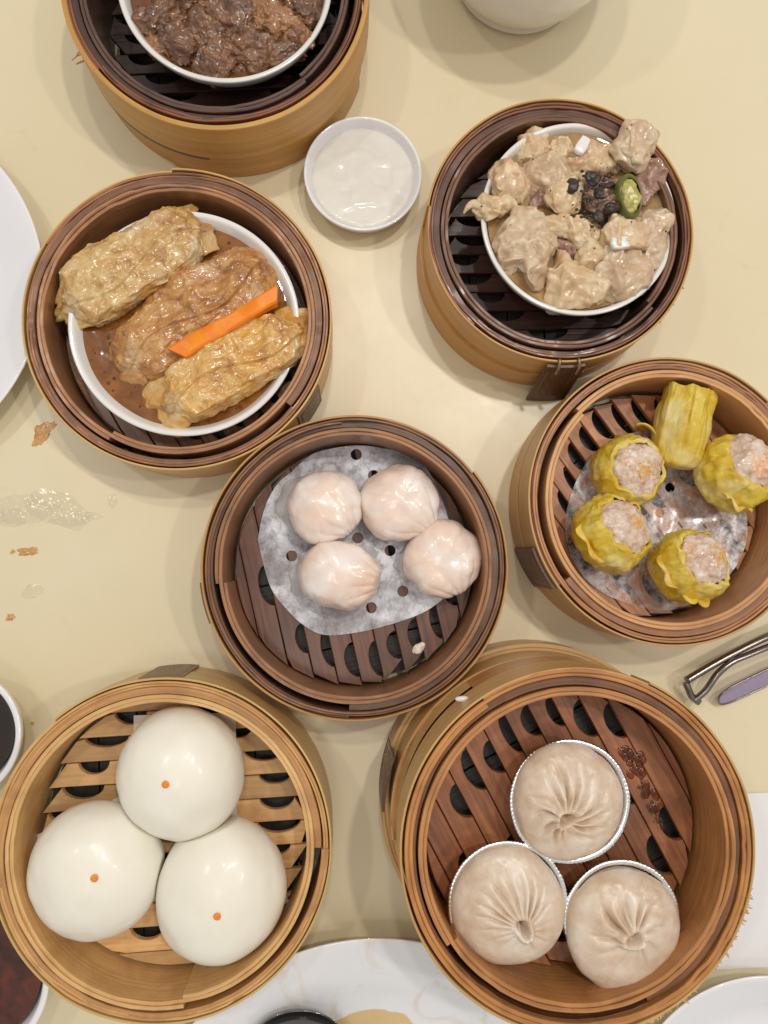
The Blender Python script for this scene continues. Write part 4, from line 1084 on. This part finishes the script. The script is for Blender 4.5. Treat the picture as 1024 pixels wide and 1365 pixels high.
def bits():
    """minced garlic and meat scraps lying on the ribs"""
    rng = random.Random(21); parts = []; C, D, F4 = cubesphere(4)
    A = np.concatenate(PTS); key = np.round(A[:, :2] / .12).astype(int); top = {}
    for i in range(len(A)):
        kk = (key[i, 0], key[i, 1])
        if kk not in top or A[i, 2] > A[top[kk], 2]: top[kk] = i
    idx = [i for i in top.values() if A[i, 2] > zr + .2]
    for i in rng.sample(idx, min(90, len(idx))):
        r = rng.choice((.03, .04, .06)); q = D * np.array((r * rng.uniform(.8, 1.6), r, r * .6)) * (1 + .25 * vnoise(D * 1.7 + i, 3))[:, None]
        parts.append((rotz(q, rng.uniform(0, 3)) + A[i], F4))
    V, Fc = merge(parts); o = mesh_obj('garlic_bits', V, Fc, M_RIB2); tag(o, 'minced garlic and tiny meat scraps scattered over the spare ribs', 'garlic', kind='stuff')
    parts = []
    for i in rng.sample(idx, 26):
        r = rng.uniform(.03, .06); parts.append((D * r + A[i], F4))
    V, Fc = merge(parts); o = mesh_obj('pepper_specks', V, Fc, M_BEAN); tag(o, 'dark pepper specks on the pale spare ribs', 'pepper', kind='stuff')
bits()
def beans():
    c = pix(530 + 655 / 2.438, 110 + 380 / 2.438, zr + 1.25)
    V, Fc = blob_mesh((.62, .95, .22), 26, 0, ((1.2, .3), (3, .14), (7, .05)), 5, warp=.6, yaw=-.3)
    o = mesh_obj('bean_paste', V, Fc, M_PASTE, None, loc=c); tag(o, 'dark brown mashed bean paste smeared under the black beans', 'bean paste')
    k = 0
    for (cx, cy, s, lb) in ((562, 342, 56, 'squarish black bean lying apart on the ring shaped rib piece'), (630, 312, 60, 'largest black bean, topmost of the dark cluster'),
                        (690, 338, 44, 'black bean touching the upper end of the chili slice'), (655, 366, 40, 'black bean in the heart of the dark cluster'),
                        (690, 408, 54, 'black bean beside the lower half of the chili slice'), (658, 440, 46, 'lowest black bean of the dark cluster')):
        k += 1
        px, py = 530 + cx / 2.438, 110 + cy / 2.438; z = zr + 1.5; c = pix(px, py, z); q = plen(1, px, py, z) / 2.438
        V, Fc = blob_mesh((s * q * .44, s * q * .34, s * q * .26), 14, 0, ((2, .16), (5, .08)), k, yaw=k * 1.3, warp=.25)
        o = mesh_obj('black_bean', V, Fc, M_BEAN, None, loc=c)
        tag(o, lb, 'bean', 'black beans on the spare ribs')
    rng = random.Random(4); parts = []; C, D, F4 = cubesphere(3)
    for i in range(120):
        cx, cy = rng.gauss(655, 40), rng.gauss(378, 44); px, py = 530 + cx / 2.438, 110 + cy / 2.438
        parts.append((D * rng.uniform(.03, .13) * np.array((1, .8, .7)) + np.array(pix(px, py, zr + 1.25 + rng.uniform(0, .25))), F4))
    V, Fc = merge(parts); o = mesh_obj('bean_crumbs', V, Fc, M_BEAN); tag(o, 'fine black crumbs scattered round the fermented beans', 'crumbs', kind='stuff')
beans()
def chili():
    px, py = 530 + 752 / 2.438, 110 + 372 / 2.438; z = zr + 1.55; c = pix(px, py, z)
    t = thing('chili_slice', 'green chili ring with seeds on the spare ribs', 'chili', c)
    k = plen(1, px, py, z) / 2.438; a, b = 46 * k, 72 * k
    m1 = organic('olive_chili_skin', [(.3, (74, 78, 22)), (.7, (108, 108, 36))], 80, .35, .5, .2)
    m2 = organic('chili_pith', [(.3, (150, 146, 70)), (.55, (188, 176, 100)), (.75, (206, 176, 128))], 200, .4, .4, .3, vor=(500, .4, .001))
    m3 = organic('chili_seed', [(.3, (214, 204, 140)), (.7, (228, 220, 170))], 300, .4, .4)
    n = 64; prof = smooth_profile([(.78, .26), (.88, .34), (.99, .2), (1.02, -.2), (.9, -.5), (.6, -.55)]); th = np.linspace(0, 2 * PI, n, endpoint=False)
    V = np.array([[(math.cos(q) * r * a * (1 + .06 * math.sin(3 * q)), math.sin(q) * r * b * (1 + .05 * math.sin(2 * q)), zz * .85) for r, zz in prof] for q in th]).reshape(-1, 3)
    yaw = .28
    o = mesh_obj('chili_skin', rotz(V, yaw), grid_faces(n, len(prof), True), m1, t); bpy_fix(o)
    V, Fc = blob_mesh((a * .84, b * .84, .32), 20, 0, ((2, .16), (5, .10)), 5, yaw=yaw); mesh_obj('pith', V, Fc, m2, t)
    rng = random.Random(2)
    for i in range(7):
        V, Fc = blob_mesh((.16, .12, .05), 6, 0, ((2, .01),), i, yaw=rng.uniform(0, 3)); q = rng.uniform(0, 6.28); r = rng.uniform(.2, .6)
        v = Vector((math.cos(q) * r * a * .6, math.sin(q) * r * b * .7, .33)); v.rotate(Quaternion((0, 0, 1), yaw)); mesh_obj('seed', V + np.array(v), Fc, m3, t)
    t.rotation_euler = (.12, .30, 0)
chili()

# --- braised beef ----------------------------------------------------------
M_BEEF = organic('braised_beef', [(.26, (66, 38, 24)), (.48, (114, 74, 46)), (.76, (162, 114, 74))], 120, .36, 1.0, .1, (1, .5, .35), .002, 420, .5, .0009, vor=(260, .3, .0012), coat_r=.06)
M_BEEF2 = organic('braised_beef_gristle', [(.26, (112, 68, 34)), (.5, (156, 106, 62)), (.76, (178, 132, 86))], 110, .32, 1.0, .1, (1, .5, .3), .002, 420, .5, .0009, vor=(280, .35, .0014), coat_r=.06, bumpcoat=True)
zb_ = FL['beef'] + 2.75
BEEF = [(275, 48, 130, 100, 30, .5, 'ragged beef chunk nearest the left rim of the bowl'), (335, 118, 150, 110, -40, .55, 'grey brown beef chunk at the lower left of the heap'),
        (402, 88, 120, 110, 20, .8, 'round beef chunk with a dark hollow below it'), (425, 20, 140, 90, 0, .9, 'beef chunk at the top edge left of centre'),
        (478, 72, 120, 130, 60, .7, 'dark beef chunk in the centre of the heap'), (560, 40, 150, 90, -30, .95, 'flat beef chunk at the top edge right of centre'),
        (598, 66, 170, 84, -32, 1.0, 'amber streaked beef strip in the right half of the heap'), (655, 35, 110, 110, 0, .6, 'beef chunk nearest the right rim of the bowl'),
        (425, 165, 140, 100, 70, .45, 'beef chunk near the lower rim, sunk in gravy'), (520, 135, 150, 110, 0, .45, 'wide beef chunk right of the dark hollow'),
        (600, 128, 150, 84, 12, .35, 'beef chunk at the lower right, edged with bubbles'), (290, 120, 90, 80, 0, .2, 'small beef chunk low at the left of the heap'),
        (500, -20, 220, 110, 0, .8, 'large beef chunk cut by the top edge'), (345, -10, 150, 110, 20, .8, 'beef chunk at the top edge near the left rim'),
        (365, 175, 90, 60, 0, .1, 'small sunken beef shred near the lower rim'), (470, 190, 90, 50, 10, .05, 'thin beef shred in the gravy nearest the lower rim')]
for i, (cx, cy, wx, wy, yaw, dz, lb) in enumerate(BEEF):
    px, py = 80 + cx / 2.048, cy / 2.048; z = zb_ + dz * .8 - .35; c = pix(px, py, z); k = plen(1, px, py, z) / 2.048
    V, Fc = blob_mesh((wx * k * .50, wy * k * .50, min(wx, wy) * k * .36), 38, .05, ((.8, .26), (2.2, .2), (5, .09), (9, .03)), 60 + i, rid=(1.4, .10), yaw=0, warp=.6)
    fib = V * np.array((.7, 4.5, 4.5)) + i; V = V * (1 + .17 * crease(fib, i, 2) / np.maximum(np.linalg.norm(V, axis=1), .3))[:, None]; V = rotz(V, math.radians(yaw))
    o = mesh_obj('beef_chunk', V, Fc, M_BEEF2 if 'amber' in lb or i % 6 == 5 else M_BEEF, None, loc=c)
    tag(o, lb, 'beef', 'braised beef chunks in the brown gravy')

# ------------------------------------------------------------------ spills and crumbs on the table
M_CRUMB = organic('fried_crumb', [(.3, (190, 134, 70)), (.7, (214, 172, 108))], 200, .4, .5, .2)
def ragged_sheet(px, py, rx, ry, yaw, j, rough=.35, hgt=.05, z0=.004, n=120, m=34):
    k = plen(1, px, py, 0)
    th = np.linspace(0, 2 * PI, n, endpoint=False); ss = np.linspace(.003, 1, m); TH, S = np.meshgrid(th, ss, indexing='ij')
    out = 1 + rough * fbm(np.stack([np.cos(TH).ravel() * 1.6 + j * 5, np.sin(TH).ravel() * 1.6, 0 * TH.ravel()], 1), j, 4).reshape(TH.shape)
    V = np.stack([np.cos(TH) * S * rx * k * out, np.sin(TH) * S * ry * k * out, 0 * TH], 2).reshape(-1, 3)
    e = (1 - S.ravel() ** 6)
    V[:, 2] = z0 + hgt * e * np.clip(.35 + fbm(V * 2.2 + j, j, 3), 0, 1) + .5 * hgt * e * np.maximum(fbm(V * 6 + j, j + 9, 2), 0)
    return rotz(V, yaw), grid_faces(n, m, True)
def crumb(label, px, size, seed, elong=1.0, yaw=0.0):
    V, Fc = ragged_sheet(0 + px[0], px[1], size, size * elong, yaw, seed, .9, .09, .004, 72, 14)
    c = pix(px[0], px[1], 0)
    tag(mesh_obj('crumb', V, Fc, M_CRUMB, None, loc=c), label, 'crumb', 'fallen brown crumbs on the table')
crumb('largest orange brown crumb of bean curd skin below the plate', (58, 576), 20, 3, .5, 1.0)
crumb('brown crumb left of the prawn steamer under the wet patch', (39, 735), 14, 5, .5, .2)
crumb('tiny brown crumb beside the brown crumb at the left edge', (17, 736), 4, 7, .8)
crumb('pale crumb halfway between the wet patch and the soy bowl', (14, 823), 6, 9, .8)
crumb('tiny dark speck on the table above the bun steamer', (43, 964), 2.5, 11, .8)
def spill():
    """thin wet smears: low rippled sheets with ragged outlines"""
    parts = []
    for j, (px, py, rx, ry, yaw) in enumerate(((30, 680, 46, 22, .1), (76, 678, 42, 24, -.3), (100, 692, 34, 9, .1), (44, 788, 15, 9, .4), (150, 668, 7, 10, 0), (14, 690, 24, 14, 0))):
        V, Fq = ragged_sheet(px, py, rx, ry, yaw, j)
        P = pix(px, py, 0); parts.append((V + np.array((P.x, P.y, .0007 * j)), Fq))
    V, Fc = merge(parts); o = mesh_obj('spilled_juice', V, Fc, M_WATER); tag(o, 'glistening wet smears spilled on the table at the left edge', 'spill', kind='stuff')
spill()
def grain():
    t, c, R, _ = ST['soup']
    V, Fc = blob_mesh((.36, .15, .13), 10, 0, ((1.5, .03),), 3)
    P = pix(615, 930, 8.2); d = Vector((P.x - c.x, P.y - c.y, 0)); d = d.normalized() * (R + .26)
    o = mesh_obj('rice_grain', rotz(V, .0), Fc, M_BONE, None, loc=(c.x + d.x, c.y + d.y, 8.3))
    tag(o, 'white rice grain stuck to the side of the stacked steamer', 'rice grain')
grain()
def juice():
    rng = random.Random(9); parts = []; D, F5 = dome(6)
    def drop(px, py, z, r, asp=1.0, yaw=0.0, h=.3):
        P = pix(px, py, z); V = D * np.array((r * asp, r, r * h)); V[:, 2] = np.maximum(V[:, 2], 0); parts.append((rotz(V, yaw) + np.array(P), F5))
    z = FL['soup'] + .01
    for i in range(70):
        f = rng.random(); x, y = 838 + 44 * f + rng.gauss(0, 5), 1000 + 100 * f + rng.gauss(0, 5)
        drop(x, y, z, rng.choice((.06, .09, .13, .2)), rng.uniform(1, 1.8), -1.08)
    V, Fc = merge(parts); o = mesh_obj('juice_film', V, Fc, M_JUICE); tag(o, 'brown juice glistening on the slats right of the topmost soup dumpling', 'juice', kind='stuff')
    parts.clear(); z = FL['siumai'] + .02
    for i in range(60): drop(rng.gauss(905, 30), rng.gauss(690, 25), z + .16, rng.choice((.03, .05, .08)), 1.2)
    V, Fc = merge(parts); o = mesh_obj('condensation_drops', V, Fc, M_WATER); tag(o, 'tiny water drops on the wet paper between the siu mai', 'droplets', kind='stuff')
juice()
def bubbles(label, c, z, r, n, seed, mat, ring=.6):
    rng = random.Random(seed); parts = []; D, F5 = dome(5); put = []
    for i in range(n * 3):
        a = rng.uniform(0, 6.283); q = r * (math.sqrt(rng.uniform(ring ** 2, .96)))
        b = rng.choice((.04, .05, .07, .1)); x, y = c.x + q * math.cos(a), c.y + q * math.sin(a)
        if any((x - p[0]) ** 2 + (y - p[1]) ** 2 < (b + p[2]) ** 2 for p in put): continue
        put.append((x, y, b)); parts.append((D * np.array((b, b, b * .7)) + np.array((x, y, z)), F5))
        if len(put) >= n: break
    V, Fc = merge(parts); o = mesh_obj('broth_bubbles', V, Fc, mat); tag(o, label, 'bubbles', kind='stuff')
def puddle():
    V, Fc = ragged_sheet(496, 1430, 100, 78, 0, 17, .25, .04, 0)
    o = mesh_obj('sauce_puddle', V, Fc, M_SAUCE, None, loc=(_p.x, _p.y, .62)); tag(o, 'thin orange sauce pooled in the plate at the bottom edge', 'sauce')
puddle()
bubbles('small oil bubbles floating on the amber broth', cl_, FL['roll'] + 1.76, Rl - .65, 150, 3, M_JUICE, .3)
bubbles('small oil bubbles floating on the brown gravy', cb, FL['beef'] + 2.76, Rb - .7, 120, 4, M_JUICE, .7)
bubbles('small bubbles floating on the cloudy rib juice', cr, FL['rib'] + 3.11, Rr - .5, 110, 5, M_WATER, .7)
